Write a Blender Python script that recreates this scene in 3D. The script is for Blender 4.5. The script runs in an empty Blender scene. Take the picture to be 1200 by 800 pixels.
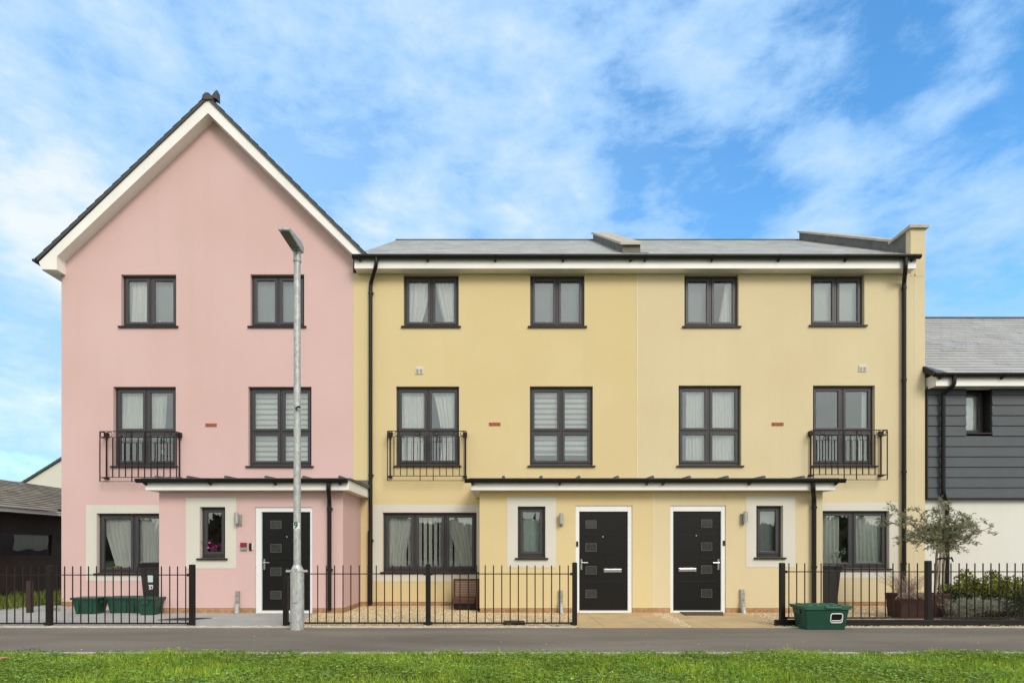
import bpy, math, random
import numpy as np
from mathutils import Vector, Matrix

random.seed(11)
rng = np.random.default_rng(5)
R = math.radians
scene = bpy.context.scene
COL = scene.collection

# ------------------------------------------------------------------ layout measured from the photograph
F, CX, HY, CH = 666.0, 590.0, 645.0, 1.22       # focal length (px), vanishing point, eye height
YW = 12.5                                        # house fronts
YP = 11.11                                       # porch fronts
YE = 12.25                                       # eaves and verge
YF = 9.25                                        # railings
YC = 10.88                                       # porch fascia


def X(px, Y): return (px - CX) * Y / F
def Z(py, Y): return CH + (HY - py) * Y / F


# ------------------------------------------------------------------ materials
def new_mat(name):
    m = bpy.data.materials.new(name)
    m.use_nodes = True
    nt = m.node_tree
    b = nt.nodes['Principled BSDF']
    return m, nt, b


def N(nt, t, **kw):
    n = nt.nodes.new(t)
    for k, v in kw.items():
        if k in n.inputs:
            n.inputs[k].default_value = v
        else:
            setattr(n, k, v)
    return n


def L(nt, a, b): nt.links.new(a, b)


def mix_rgb(nt, fac, a, b, blend='MIX'):
    n = nt.nodes.new('ShaderNodeMix'); n.data_type = 'RGBA'; n.blend_type = blend
    for s, v in (('Factor', fac), ('A', a), ('B', b)):
        i = [q for q in n.inputs if q.name == s and (q.type == 'RGBA' or s == 'Factor' and q.type == 'VALUE')][0]
        if hasattr(v, 'is_output'): L(nt, v, i)
        elif s == 'Factor': i.default_value = v
        else: i.default_value = (*v[:3], 1)
    return [o for o in n.outputs if o.type == 'RGBA'][0]


def ramp(nt, src, lo, hi, smooth=False):
    n = nt.nodes.new('ShaderNodeMapRange')
    if smooth: n.interpolation_type = 'SMOOTHSTEP'
    n.inputs[1].default_value = lo; n.inputs[2].default_value = hi
    L(nt, src, n.inputs[0]); return n.outputs[0]


def mapped(nt, scale=(1, 1, 1)):
    tc = nt.nodes.new('ShaderNodeTexCoord')
    mp = nt.nodes.new('ShaderNodeMapping'); mp.inputs['Scale'].default_value = scale
    L(nt, tc.outputs['Object'], mp.inputs['Vector']); return mp.outputs[0]


def noise(nt, scale, detail=4, rough=.55, vec=None, stretch=(1, 1, 1), dist=0):
    n = N(nt, 'ShaderNodeTexNoise', Scale=scale, Detail=detail, Roughness=rough, Distortion=dist)
    L(nt, vec or mapped(nt, stretch), n.inputs['Vector']); return n.outputs['Fac']


def bump(nt, b, h, strength, dist=.01):
    n = N(nt, 'ShaderNodeBump', Strength=strength, Distance=dist)
    L(nt, h, n.inputs['Height']); L(nt, n.outputs[0], b.inputs['Normal'])


def simple(name, col, rough=.5, metal=0., var=.06, scale=3., bmp=0., bscale=60., spec=.5):
    m, nt, b = new_mat(name)
    b.inputs['Roughness'].default_value = rough; b.inputs['Metallic'].default_value = metal
    b.inputs['Specular IOR Level'].default_value = spec
    lo = tuple(c * (1 - var) for c in col); hi = tuple(min(1, c * (1 + var)) for c in col)
    f = ramp(nt, noise(nt, scale, 5), .3, .7)
    L(nt, mix_rgb(nt, f, lo, hi), b.inputs['Base Color'])
    if bmp: bump(nt, b, noise(nt, bscale, 3), bmp)
    return m


def render_wall(name, col, stain, amount=.5):
    """painted render: slow mottling, faint rain streaks, fine grain"""
    m, nt, b = new_mat(name)
    b.inputs['Roughness'].default_value = .9; b.inputs['Specular IOR Level'].default_value = .2
    c1 = mix_rgb(nt, ramp(nt, noise(nt, .55, 4), .35, .68), col, tuple(c * q for c, q in zip(col, (.96, .94, .91))))
    streak = noise(nt, 1.0, 5, .6, stretch=(2.6, 2.6, .22))
    c2 = mix_rgb(nt, ramp(nt, streak, .5, .78), c1, stain)
    c2 = mix_rgb(nt, amount, c1, c2)
    blot = ramp(nt, noise(nt, 1.7, 6, .65), .58, .72)
    c2 = mix_rgb(nt, N_mul(nt, blot, .16), c2, stain)
    g = ramp(nt, noise(nt, 90, 2), .3, .7)
    c3 = mix_rgb(nt, g, tuple(.975 for _ in range(3)), (1.0, 1.0, 1.0))
    L(nt, mix_rgb(nt, 1.0, c2, c3, 'MULTIPLY'), b.inputs['Base Color'])
    bump(nt, b, noise(nt, 70, 4), .22, .006)
    return m


def N_mul(nt, a, v):
    n = nt.nodes.new('ShaderNodeMath'); n.operation = 'MULTIPLY'
    L(nt, a, n.inputs[0])
    if hasattr(v, 'is_output'): L(nt, v, n.inputs[1])
    else: n.inputs[1].default_value = v
    return n.outputs[0]


def brick_mat(name, c1, c2, mortar):
    m, nt, b = new_mat(name)
    b.inputs['Roughness'].default_value = .85
    tc = nt.nodes.new('ShaderNodeTexCoord')
    s = nt.nodes.new('ShaderNodeSeparateXYZ'); L(nt, tc.outputs['Object'], s.inputs[0])
    a = nt.nodes.new('ShaderNodeMath'); a.operation = 'ADD'; L(nt, s.outputs[0], a.inputs[0]); L(nt, s.outputs[1], a.inputs[1])
    c = nt.nodes.new('ShaderNodeCombineXYZ'); L(nt, a.outputs[0], c.inputs[0]); L(nt, s.outputs[2], c.inputs[1])
    br = N(nt, 'ShaderNodeTexBrick', Scale=1.0)
    br.inputs['Brick Width'].default_value = .225; br.inputs['Row Height'].default_value = .075
    br.inputs['Mortar Size'].default_value = .006; br.inputs['Bias'].default_value = 0.
    br.inputs['Color1'].default_value = (*c1, 1); br.inputs['Color2'].default_value = (*c2, 1); br.inputs['Mortar'].default_value = (*mortar, 1)
    L(nt, c.outputs[0], br.inputs['Vector'])
    k = mix_rgb(nt, ramp(nt, noise(nt, 9, 5), .35, .7), (.75, .75, .75), (1.15, 1.12, 1.05))
    L(nt, mix_rgb(nt, 1., br.outputs['Color'], k, 'MULTIPLY'), b.inputs['Base Color'])
    bump(nt, b, br.outputs['Fac'], -.4, .01)
    return m


def attr_mat(name, rough=.6, gain=(1, 1, 1), spec=.3, transl=0., bmp=0., var_scale=4.):
    """colour of each slate, leaf or blade carried by the mesh itself"""
    m, nt, b = new_mat(name)
    b.inputs['Roughness'].default_value = rough; b.inputs['Specular IOR Level'].default_value = spec
    at = N(nt, 'ShaderNodeAttribute', attribute_name='Col')
    v = mix_rgb(nt, ramp(nt, noise(nt, var_scale, 5), .3, .7), tuple(.86 * g for g in gain), tuple(1.1 * g for g in gain))
    c = mix_rgb(nt, 1., at.outputs['Color'], v, 'MULTIPLY')
    L(nt, c, b.inputs['Base Color'])
    if bmp: bump(nt, b, noise(nt, 40, 3), bmp)
    if transl:
        t = nt.nodes.new('ShaderNodeBsdfTranslucent'); L(nt, c, t.inputs['Color'])
        mx = nt.nodes.new('ShaderNodeMixShader'); mx.inputs[0].default_value = transl
        L(nt, b.outputs[0], mx.inputs[1]); L(nt, t.outputs[0], mx.inputs[2])
        L(nt, mx.outputs[0], nt.nodes['Material Output'].inputs['Surface'])
    return m


def glass_mat(name, refl=.16, tint=(.985, 1., .99), rough=.0):
    m, nt, b = new_mat(name)
    nt.nodes.remove(b)
    t = N(nt, 'ShaderNodeBsdfTransparent'); t.inputs[0].default_value = (*tint, 1)
    g = N(nt, 'ShaderNodeBsdfGlossy', Roughness=rough); g.inputs['Color'].default_value = (.95, 1, .99, 1)
    n = N(nt, 'ShaderNodeBump', Strength=.06, Distance=.01)
    L(nt, noise(nt, 1.6, 2), n.inputs['Height']); L(nt, n.outputs[0], g.inputs['Normal'])
    fr = N(nt, 'ShaderNodeFresnel', IOR=1.5)
    a = nt.nodes.new('ShaderNodeMath'); a.operation = 'ADD'; a.inputs[1].default_value = refl; a.use_clamp = True
    L(nt, fr.outputs[0], a.inputs[0])
    mx = nt.nodes.new('ShaderNodeMixShader'); L(nt, a.outputs[0], mx.inputs[0])
    L(nt, t.outputs[0], mx.inputs[1]); L(nt, g.outputs[0], mx.inputs[2])
    L(nt, mx.outputs[0], nt.nodes['Material Output'].inputs['Surface'])
    return m


def cloth_mat(name, col, transp=.0, transl=.15):
    m, nt, b = new_mat(name)
    b.inputs['Roughness'].default_value = .9; b.inputs['Specular IOR Level'].default_value = .1
    c = mix_rgb(nt, ramp(nt, noise(nt, 6, 3, stretch=(6, 6, .6)), .3, .7), tuple(x * .9 for x in col), col)
    L(nt, c, b.inputs['Base Color'])
    t = nt.nodes.new('ShaderNodeBsdfTranslucent'); L(nt, c, t.inputs['Color'])
    mx = nt.nodes.new('ShaderNodeMixShader'); mx.inputs[0].default_value = transl
    L(nt, b.outputs[0], mx.inputs[1]); L(nt, t.outputs[0], mx.inputs[2])
    out = mx.outputs[0]
    if transp:
        tr = nt.nodes.new('ShaderNodeBsdfTransparent')
        m2 = nt.nodes.new('ShaderNodeMixShader'); m2.inputs[0].default_value = transp
        L(nt, out, m2.inputs[1]); L(nt, tr.outputs[0], m2.inputs[2]); out = m2.outputs[0]
    L(nt, out, nt.nodes['Material Output'].inputs['Surface'])
    return m


def asphalt_mat():
    m, nt, b = new_mat('asphalt')
    b.inputs['Roughness'].default_value = .92; b.inputs['Specular IOR Level'].default_value = .25
    big = ramp(nt, noise(nt, .55, 5, .6, stretch=(.5, 2.0, 1)), .32, .7)
    c = mix_rgb(nt, big, (.160, .134, .102), (.250, .212, .162))
    patch = ramp(nt, noise(nt, 1.1, 6, .7, stretch=(.7, 2.2, 1), dist=.6), .6, .72)
    c = mix_rgb(nt, N_mul(nt, patch, .45), c, (.13, .112, .09))
    grain = ramp(nt, noise(nt, 75, 3, .7), .32, .7)
    c = mix_rgb(nt, grain, mix_rgb(nt, 1., c, (.66, .66, .66), 'MULTIPLY'), mix_rgb(nt, 1., c, (1.24, 1.24, 1.24), 'MULTIPLY'))
    vo = N(nt, 'ShaderNodeTexVoronoi', Scale=7.); L(nt, mapped(nt), vo.inputs['Vector'])
    spk = ramp(nt, vo.outputs['Distance'], .075, .045)
    c = mix_rgb(nt, N_mul(nt, spk, .6), c, (.38, .36, .32))
    L(nt, c, b.inputs['Base Color'])
    bump(nt, b, noise(nt, 150, 2), .5, .008)
    return m


def gravel_mat():
    m, nt, b = new_mat('gravel')
    b.inputs['Roughness'].default_value = .9
    vo = N(nt, 'ShaderNodeTexVoronoi', Scale=46.); L(nt, mapped(nt), vo.inputs['Vector'])
    s = nt.nodes.new('ShaderNodeSeparateColor'); L(nt, vo.outputs['Color'], s.inputs[0])
    c = mix_rgb(nt, s.outputs[0], (.40, .30, .17), (.74, .62, .42))
    c = mix_rgb(nt, ramp(nt, s.outputs[1], .8, .9), c, (.62, .58, .5))
    c = mix_rgb(nt, ramp(nt, vo.outputs['Distance'], .35, .62), c, (.24, .18, .11))
    L(nt, c, b.inputs['Base Color'])
    bump(nt, b, vo.outputs['Distance'], -.9, .012)
    return m


def slabs_mat(name, c1, c2, joint, w, h, off=(0, 0)):
    m, nt, b = new_mat(name)
    b.inputs['Roughness'].default_value = .88
    tc = nt.nodes.new('ShaderNodeTexCoord'); mp = nt.nodes.new('ShaderNodeMapping')
    mp.inputs['Location'].default_value = (off[0], off[1], 0)
    L(nt, tc.outputs['Object'], mp.inputs[0])
    br = N(nt, 'ShaderNodeTexBrick', Scale=1.); br.offset = 0.
    br.inputs['Brick Width'].default_value = w; br.inputs['Row Height'].default_value = h
    br.inputs['Mortar Size'].default_value = .007
    br.inputs['Color1'].default_value = (*c1, 1); br.inputs['Color2'].default_value = (*c2, 1); br.inputs['Mortar'].default_value = (*joint, 1)
    L(nt, mp.outputs[0], br.inputs['Vector'])
    k = mix_rgb(nt, ramp(nt, noise(nt, 2.5, 6, .6), .3, .7), (.84, .84, .84), (1.08, 1.07, 1.05))
    k2 = mix_rgb(nt, ramp(nt, noise(nt, 70, 3), .3, .7), (.93, .93, .93), (1.05, 1.05, 1.05))
    c = mix_rgb(nt, 1., mix_rgb(nt, 1., br.outputs['Color'], k, 'MULTIPLY'), k2, 'MULTIPLY')
    L(nt, c, b.inputs['Base Color'])
    bump(nt, b, br.outputs['Fac'], -.5, .01)
    return m


def ground_mat():
    m, nt, b = new_mat('meadow')
    b.inputs['Roughness'].default_value = .95
    c = mix_rgb(nt, ramp(nt, noise(nt, .35, 6), .3, .7), (.055, .11, .02), (.09, .16, .03))
    c = mix_rgb(nt, ramp(nt, noise(nt, 14, 5), .3, .7), mix_rgb(nt, 1., c, (.7, .7, .7), 'MULTIPLY'), c)
    L(nt, c, b.inputs['Base Color']); bump(nt, b, noise(nt, 30, 4), .6, .03)
    return m


def soil_mat(name, a, bcol):
    m, nt, b = new_mat(name)
    b.inputs['Roughness'].default_value = .95
    c = mix_rgb(nt, ramp(nt, noise(nt, 12, 6), .3, .7), a, bcol)
    L(nt, c, b.inputs['Base Color']); bump(nt, b, noise(nt, 35, 4), .7, .02)
    return m


def galvanised():
    m, nt, b = new_mat('galvanised_steel')
    b.inputs['Metallic'].default_value = .35; b.inputs['Roughness'].default_value = .55
    vo = N(nt, 'ShaderNodeTexVoronoi', Scale=34.); L(nt, mapped(nt, (1, 1, .6)), vo.inputs['Vector'])
    s = nt.nodes.new('ShaderNodeSeparateColor'); L(nt, vo.outputs['Color'], s.inputs[0])
    c = mix_rgb(nt, s.outputs[0], (.36, .37, .35), (.52, .53, .50))
    st = ramp(nt, noise(nt, 3, 6, .7, stretch=(6, 6, .8)), .55, .75)
    c = mix_rgb(nt, N_mul(nt, st, .6), c, (.26, .25, .21))
    L(nt, c, b.inputs['Base Color'])
    return m


M = {}
M['pink'] = render_wall('pink_render', (.665, .465, .445), (.59, .415, .37), .35)
M['yellow'] = render_wall('yellow_render', (.68, .555, .305), (.61, .50, .285), .35)
M['peach'] = render_wall('peach_render', (.672, .570, .36), (.59, .50, .31), .35)
M['cream'] = render_wall('cream_band', (.66, .64, .57), (.56, .54, .47), .4)
M['pale'] = render_wall('pale_render', (.74, .73, .67), (.64, .63, .56), .4)
M['brick'] = brick_mat('orange_brick', (.40, .19, .085), (.46, .25, .115), (.40, .33, .24))
M['white'] = simple('white_board', (.84, .82, .77), .5, var=.05, scale=1.4)
M['upvc'] = simple('white_upvc', (.78, .79, .78), .3, var=.02)
M['anthracite'] = simple('anthracite_frame', (.037, .035, .038), .4, var=.1, spec=.4)
M['sash'] = simple('anthracite_sash', (.052, .049, .053), .42, var=.1, spec=.4)
M['sill'] = simple('anthracite_sill', (.022, .017, .016), .5, var=.15, spec=.3)
M['black'] = simple('black_plastic', (.0085, .007, .006), .45, var=.2, spec=.35)
M['iron'] = simple('black_iron', (.018, .0095, .0075), .5, spec=.3, var=.3, scale=12)
M['door'] = simple('black_door', (.0045, .0038, .0034), .42, spec=.3, var=.12, bmp=.1, bscale=120)
M['chrome'] = simple('brushed_chrome', (.62, .62, .6), .25, metal=.9, var=.04)
M['steel'] = simple('satin_steel', (.46, .45, .42), .35, metal=.7, var=.05)
M['doorglass'] = simple('dark_door_glass', (.045, .047, .044), .1, var=.3, scale=25)
M['panelrim'] = simple('panel_rim', (.085, .085, .08), .35, var=.2, metal=.3)
M['glass'] = glass_mat('window_glass', .14)
M['clear'] = glass_mat('clear_glass', .03)
M['frost'] = glass_mat('frosted_glass', .14, (.62, .66, .64), .08)
M['slate'] = attr_mat('slate', .4, spec=.6, bmp=.15, var_scale=1.2)
M['tile'] = attr_mat('concrete_tile', .85, spec=.15, bmp=.2, var_scale=1.2)
M['lead'] = simple('lead_sheet', (.15, .14, .12), .75, var=.2, scale=5, spec=.25)
M['leadgreen'] = simple('weathered_lead', (.10, .10, .088), .6, var=.25, scale=4)
M['coping'] = simple('concrete_coping', (.44, .39, .30), .85, var=.16, scale=5, bmp=.2)
M['tilegrey'] = simple('ridge_tile', (.07, .064, .06), .7, var=.2)
M['room'] = simple('room_wall', (.6, .6, .56), .9, var=.03)
M['curtain'] = cloth_mat('white_curtain', (.90, .90, .85))
M['net'] = cloth_mat('net_curtain', (.92, .93, .88), .08)
M['greencurtain'] = cloth_mat('pale_green_curtain', (.78, .83, .76))
M['mint'] = cloth_mat('mint_curtain', (.66, .80, .70), 0, .15)
M['blind'] = cloth_mat('pale_blind', (.82, .85, .82), 0, .4)
M['blindgrey'] = cloth_mat('grey_blind', (.50, .55, .54), 0, .4)
M['sheer'] = cloth_mat('sheer_band', (.5, .57, .56), .35, .3)
M['asphalt'] = asphalt_mat()
M['gravel'] = gravel_mat()
M['concrete'] = slabs_mat('concrete_slab', (.39, .38, .345), (.41, .40, .36), (.27, .26, .23), 1.9, 1.6, (.35, .3))
M['paving'] = slabs_mat('sandstone_slab', (.52, .37, .185), (.56, .405, .21), (.33, .245, .13), .9, .6, (.2, .02))
M['kerb'] = simple('kerb_concrete', (.46, .435, .37), .9, var=.22, scale=7, bmp=.25)
M['meadow'] = ground_mat()
M['soil'] = soil_mat('lawn_soil', (.035, .05, .015), (.07, .085, .03))
M['bed'] = soil_mat('bed_soil', (.03, .024, .016), (.07, .055, .035))
M['galv'] = galvanised()
M['green'] = simple('green_plastic', (.010, .060, .038), .4, var=.2, scale=4)
M['greenlid'] = simple('green_lid', (.014, .105, .058), .42, var=.15, scale=6)
M['binblack'] = simple('bin_plastic', (.022, .020, .019), .5, var=.15)
M['whitepaint'] = simple('white_paint', (.74, .75, .72), .5, var=.05)
M['paleblue'] = simple('pale_sticker', (.55, .66, .66), .5, var=.04)
M['red'] = simple('red_plastic', (.24, .012, .022), .5, var=.1)
M['terracotta'] = simple('terracotta_vent', (.32, .085, .035), .8, var=.2, scale=15)
M['trough'] = simple('red_brown_trough', (.036, .010, .0065), .7, var=.3, scale=8)
M['cladding'] = simple('grey_cladding', (.056, .066, .074), .6, var=.1, scale=2.5)
M['brown'] = simple('brown_resin', (.085, .030, .017), .42, var=.25, scale=8)
M['brownslat'] = simple('brown_slat', (.26, .15, .115), .55, var=.15, scale=8)
M['darkwood'] = simple('dark_stained_wood', (.034, .019, .014), .55, var=.3, scale=2, bmp=.1)
M['olivesoffit'] = simple('weathered_soffit', (.36, .35, .26), .8, var=.2, scale=3)
M['mat'] = simple('coir_mat', (.10, .06, .03), .95, var=.35, scale=25, bmp=.5)
M['rubber'] = simple('dark_rubber_mat', (.035, .033, .032), .85, var=.3, scale=15, bmp=.3)
M['castiron'] = simple('cast_iron', (.035, .03, .024), .7, var=.4, scale=20, bmp=.3)
M['bark'] = simple('olive_bark', (.22, .17, .12), .9, var=.3, scale=14, bmp=.5)
M['stake'] = simple('pine_stake', (.30, .225, .14), .85, var=.2, scale=9)
M['leaf'] = attr_mat('leaves', .55, transl=.3, spec=.3)
M['blade'] = attr_mat('grass_blades', .6, transl=.35, spec=.2, var_scale=1.6)
M['stone'] = attr_mat('pebbles', .9, spec=.2, var_scale=9)
M['digit'] = simple('green_digit', (.0, .09, .055), .5, var=0)
M['cable'] = simple('grey_conduit', (.30, .30, .27), .6, var=.2, scale=9)
M['magenta'] = simple('magenta_petal', (.72, .08, .36), .6, var=.2, scale=30)
M['yellowpetal'] = simple('yellow_petal', (.75, .47, .03), .6, var=.15, scale=30)
M['redpetal'] = simple('red_petal', (.55, .03, .05), .6, var=.15, scale=30)
M['whitepetal'] = simple('white_petal', (.75, .78, .72), .6, var=.1, scale=30)
M['stem'] = simple('green_stem', (.06, .13, .04), .6, var=.3, scale=30)
M['vase'] = simple('pale_ceramic', (.55, .56, .52), .3, var=.04)
M['orange'] = simple('orange_scrap', (.62, .22, .12), .6, var=.2, scale=20)
M['bead'] = simple('bead', (.74, .66, .46), .7, var=.05)
M['zinc'] = simple('warm_white_wall', (.66, .64, .55), .9, var=.04, scale=.5)


# ------------------------------------------------------------------ mesh builder and object helpers
class MB:
    def __init__(s): s.v = []; s.f = []; s.c = []; s.col = None

    def face(s, pts, col=None):
        i = len(s.v); s.v.extend([tuple(p) for p in pts]); s.f.append(tuple(range(i, i + len(pts)))); s.c.append(col)

    def box(s, x0, x1, y0, y1, z0, z1, taper=0., col=None):
        x0, x1 = min(x0, x1), max(x0, x1); y0, y1 = min(y0, y1), max(y0, y1); z0, z1 = min(z0, z1), max(z0, z1)
        t = taper
        p = [(x0 + t, y0 + t, z0), (x1 - t, y0 + t, z0), (x1 - t, y1 - t, z0), (x0 + t, y1 - t, z0), (x0, y0, z1), (x1, y0, z1), (x1, y1, z1), (x0, y1, z1)]
        i = len(s.v); s.v.extend(p)
        for q in ((3, 2, 1, 0), (4, 5, 6, 7), (0, 1, 5, 4), (1, 2, 6, 5), (2, 3, 7, 6), (3, 0, 4, 7)):
            s.f.append(tuple(i + k for k in q)); s.c.append(col)
        return s

    def prism(s, poly, ax, a, b):
        """polygon in the other two axes, extruded along axis ax ('x','y','z') from a to b"""
        def P(u, v, w): return {'x': (w, u, v), 'y': (u, w, v), 'z': (u, v, w)}[ax]
        n = len(poly); i = len(s.v)
        s.v.extend([P(u, v, a) for u, v in poly] + [P(u, v, b) for u, v in poly])
        s.f.append(tuple(i + k for k in range(n))); s.f.append(tuple(i + n + k for k in reversed(range(n))))
        for k in range(n):
            q = (k + 1) % n; s.f.append((i + k, i + n + k, i + n + q, i + q))
        s.c.extend([None] * (n + 2)); return s

    def tube(s, path, r, n=10, cap=True):
        path = [Vector(p) for p in path]; rr = r if hasattr(r, '__len__') else [r] * len(path)
        i0 = len(s.v); prev = None
        for k, p in enumerate(path):
            d = (path[min(k + 1, len(path) - 1)] - path[max(k - 1, 0)]).normalized()
            a = Vector((1, 0, 0)) if abs(d.x) < .9 else Vector((0, 1, 0))
            if prev is not None: a = prev
            u = (a - d * a.dot(d)).normalized(); w = d.cross(u); prev = u
            for j in range(n):
                t = 2 * math.pi * j / n
                s.v.append(tuple(p + (u * math.cos(t) + w * math.sin(t)) * rr[k]))
        for k in range(len(path) - 1):
            for j in range(n):
                q = (j + 1) % n
                s.f.append((i0 + k * n + j, i0 + k * n + q, i0 + (k + 1) * n + q, i0 + (k + 1) * n + j)); s.c.append(None)
        if cap:
            s.f.append(tuple(i0 + j for j in reversed(range(n)))); e = i0 + (len(path) - 1) * n
            s.f.append(tuple(e + j for j in range(n))); s.c.extend([None, None])
        return s

    def build(s, name, mat, parent=None, smooth=False, bevel=0.):
        me = bpy.data.meshes.new(name)
        me.from_pydata(s.v, [], s.f); me.validate(); 
        if any(c is not None for c in s.c) and len(me.polygons) == len(s.f):
            ca = me.color_attributes.new('Col', 'FLOAT_COLOR', 'CORNER')
            arr = []
            for p in me.polygons:
                c = s.c[p.index] or (.5, .5, .5)
                arr.extend([c[0], c[1], c[2], 1.] * p.loop_total)
            ca.data.foreach_set('color', arr)
        me.materials.append(mat)
        o = bpy.data.objects.new(name, me); COL.objects.link(o)
        if smooth:
            me.polygons.foreach_set('use_smooth', [True] * len(me.polygons))
            me.set_sharp_from_angle(angle=R(40))
        me.update()
        if bevel:
            md = o.modifiers.new('edge', 'BEVEL'); md.width = bevel; md.segments = 2; md.limit_method = 'ANGLE'
        if parent is not None: attach(o, parent)
        return o


ROOT_LOC = {}


def attach(o, parent):
    o.parent = parent
    o.matrix_parent_inverse = Matrix.Translation(-ROOT_LOC.get(parent.name, Vector((0, 0, 0))))


def thing(name, label, cat, loc=(0, 0, 0), group=None):
    e = bpy.data.objects.new(name, None); COL.objects.link(e)
    e.location = loc; e.empty_display_size = .3
    ROOT_LOC[e.name] = Vector(loc)
    tag(e, label, cat, group); return e


def tag(o, label, cat, group=None, kind=None):
    if label: o['label'] = label
    if cat: o['category'] = cat
    if group: o['group'] = group
    if kind: o['kind'] = kind
    return o


def struct(o): o['kind'] = 'structure'; return o


def children(o): return [c for c in COL.objects if c.parent == o]


def copy_tree(root, loc, label, group=None):
    r = root.copy(); COL.objects.link(r); r.location = loc
    if label: r['label'] = label
    if group: r['group'] = group
    def rec(src, dst):
        for ch in children(src):
            c = ch.copy(); COL.objects.link(c); c.parent = dst; c.matrix_parent_inverse = ch.matrix_parent_inverse.copy(); rec(ch, c)
    rec(root, r); return r


def np_mesh(name, verts, faces_quads, mat, cols=None, parent=None, smooth=False):
    """verts (n,3), faces (m,k) arrays, cols per face"""
    me = bpy.data.meshes.new(name)
    m, k = faces_quads.shape
    me.vertices.add(len(verts)); me.vertices.foreach_set('co', verts.astype(np.float32).ravel())
    me.loops.add(m * k); me.loops.foreach_set('vertex_index', faces_quads.astype(np.int32).ravel())
    me.polygons.add(m); me.polygons.foreach_set('loop_start', np.arange(m, dtype=np.int32) * k)
    me.update(calc_edges=True)
    if cols is not None:
        ca = me.color_attributes.new('Col', 'FLOAT_COLOR', 'CORNER')
        c = np.concatenate([cols, np.ones((m, 1))], 1)
        ca.data.foreach_set('color', np.repeat(c, k, 0).astype(np.float32).ravel())
    if smooth: me.polygons.foreach_set('use_smooth', np.ones(m, bool))
    me.materials.append(mat)
    o = bpy.data.objects.new(name, me); COL.objects.link(o)
    if parent is not None: attach(o, parent)
    return o


def unit(a): return a / np.maximum(np.linalg.norm(a, axis=-1, keepdims=True), 1e-9)


def leaves(pos, direc, length, width, cols):
    """rhombic leaves folded along the midrib -> verts, quads"""
    n = len(pos)
    side = unit(np.cross(direc, rng.normal(size=(n, 3))))
    up = np.cross(side, direc)
    L_ = length[:, None]; W = width[:, None]
    a = pos; b = pos + direc * L_ * .5 + side * W * .5 + up * W * .12
    c = pos + direc * L_; d = pos + direc * L_ * .5 - side * W * .5 + up * W * .12
    v = np.stack([a, b, c, d], 1).reshape(-1, 3)
    return v, np.arange(n * 4).reshape(n, 4), cols


def palette(n, a, b, jit=.15):
    t = rng.random((n, 1)); c = np.array(a) * (1 - t) + np.array(b) * t
    return np.clip(c * (1 + rng.normal(0, jit, (n, 1))), .002, 1)


# ------------------------------------------------------------------ building pieces
def wall_with_openings(mb, x0, x1, z0, z1, Y, ops, depth=.3):
    xs = sorted({x0, x1, *[min(max(o[i], x0), x1) for o in ops for i in (0, 1)]})
    zs = sorted({z0, z1, *[min(max(o[i], z0), z1) for o in ops for i in (2, 3)]})
    for i in range(len(xs) - 1):
        for j in range(len(zs) - 1):
            cx, cz = (xs[i] + xs[i + 1]) / 2, (zs[j] + zs[j + 1]) / 2
            if any(a < cx < b and c < cz < d for a, b, c, d in ops): continue
            a, b, c, d = xs[i], xs[i + 1], zs[j], zs[j + 1]
            mb.face([(a, Y, c), (b, Y, c), (b, Y, d), (a, Y, d)])
            mb.face([(a, Y + depth, d), (b, Y + depth, d), (b, Y + depth, c), (a, Y + depth, c)])
    for a, b, c, d in ops:
        e = Y + depth
        mb.face([(a, Y, c), (a, Y, d), (a, e, d), (a, e, c)]); mb.face([(b, Y, d), (b, Y, c), (b, e, c), (b, e, d)])
        mb.face([(a, Y, d), (b, Y, d), (b, e, d), (a, e, d)])
        if c > z0 + .001: mb.face([(b, Y, c), (a, Y, c), (a, e, c), (b, e, c)])


def courses(mb, O, A, U, La, Lu, gauge=.25, tw=.3, t=.012, base=(.2, .2, .2), var=.10, thick=.06):
    """overlapping slates: O corner, A along the eave, U up the slope"""
    O, A, U = Vector(O), Vector(A).normalized(), Vector(U).normalized()
    n = A.cross(U).normalized()
    if n.z < 0: n = -n
    k = max(1, round(Lu / gauge)); g = Lu / k; m = max(1, round(La / tw)); w = La / m
    for i in range(k):
        off = 0 if i % 2 else .5 * w
        cuts = [0.] + [q * w + off for q in range(m + 1) if 0 < q * w + off < La] + [La]
        for j in range(len(cuts) - 1):
            a, b = cuts[j], cuts[j + 1]
            lift = n * (t * random.uniform(.75, 1.25)); f = 1 + random.uniform(-var, var)
            c = tuple(x * f for x in base)
            p0 = O + A * a + U * (i * g); p1 = O + A * b + U * (i * g); p2 = p1 + U * g; p3 = p0 + U * g
            mb.face([p0 + lift, p1 + lift, p2, p3], c); mb.face([p0 - n * .003, p1 - n * .003, p1 + lift, p0 + lift], tuple(x * .8 for x in c))
    c = tuple(x * .5 for x in base); d = -n * thick; e = -n * .004
    q = [O + e, O + A * La + e, O + A * La + U * Lu + e, O + U * Lu + e]; q2 = [p + d for p in q]
    mb.face(list(reversed(q2)), c)
    for i in range(4): mb.face([q[i], q2[i], q2[(i + 1) % 4], q[(i + 1) % 4]], c)


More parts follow.
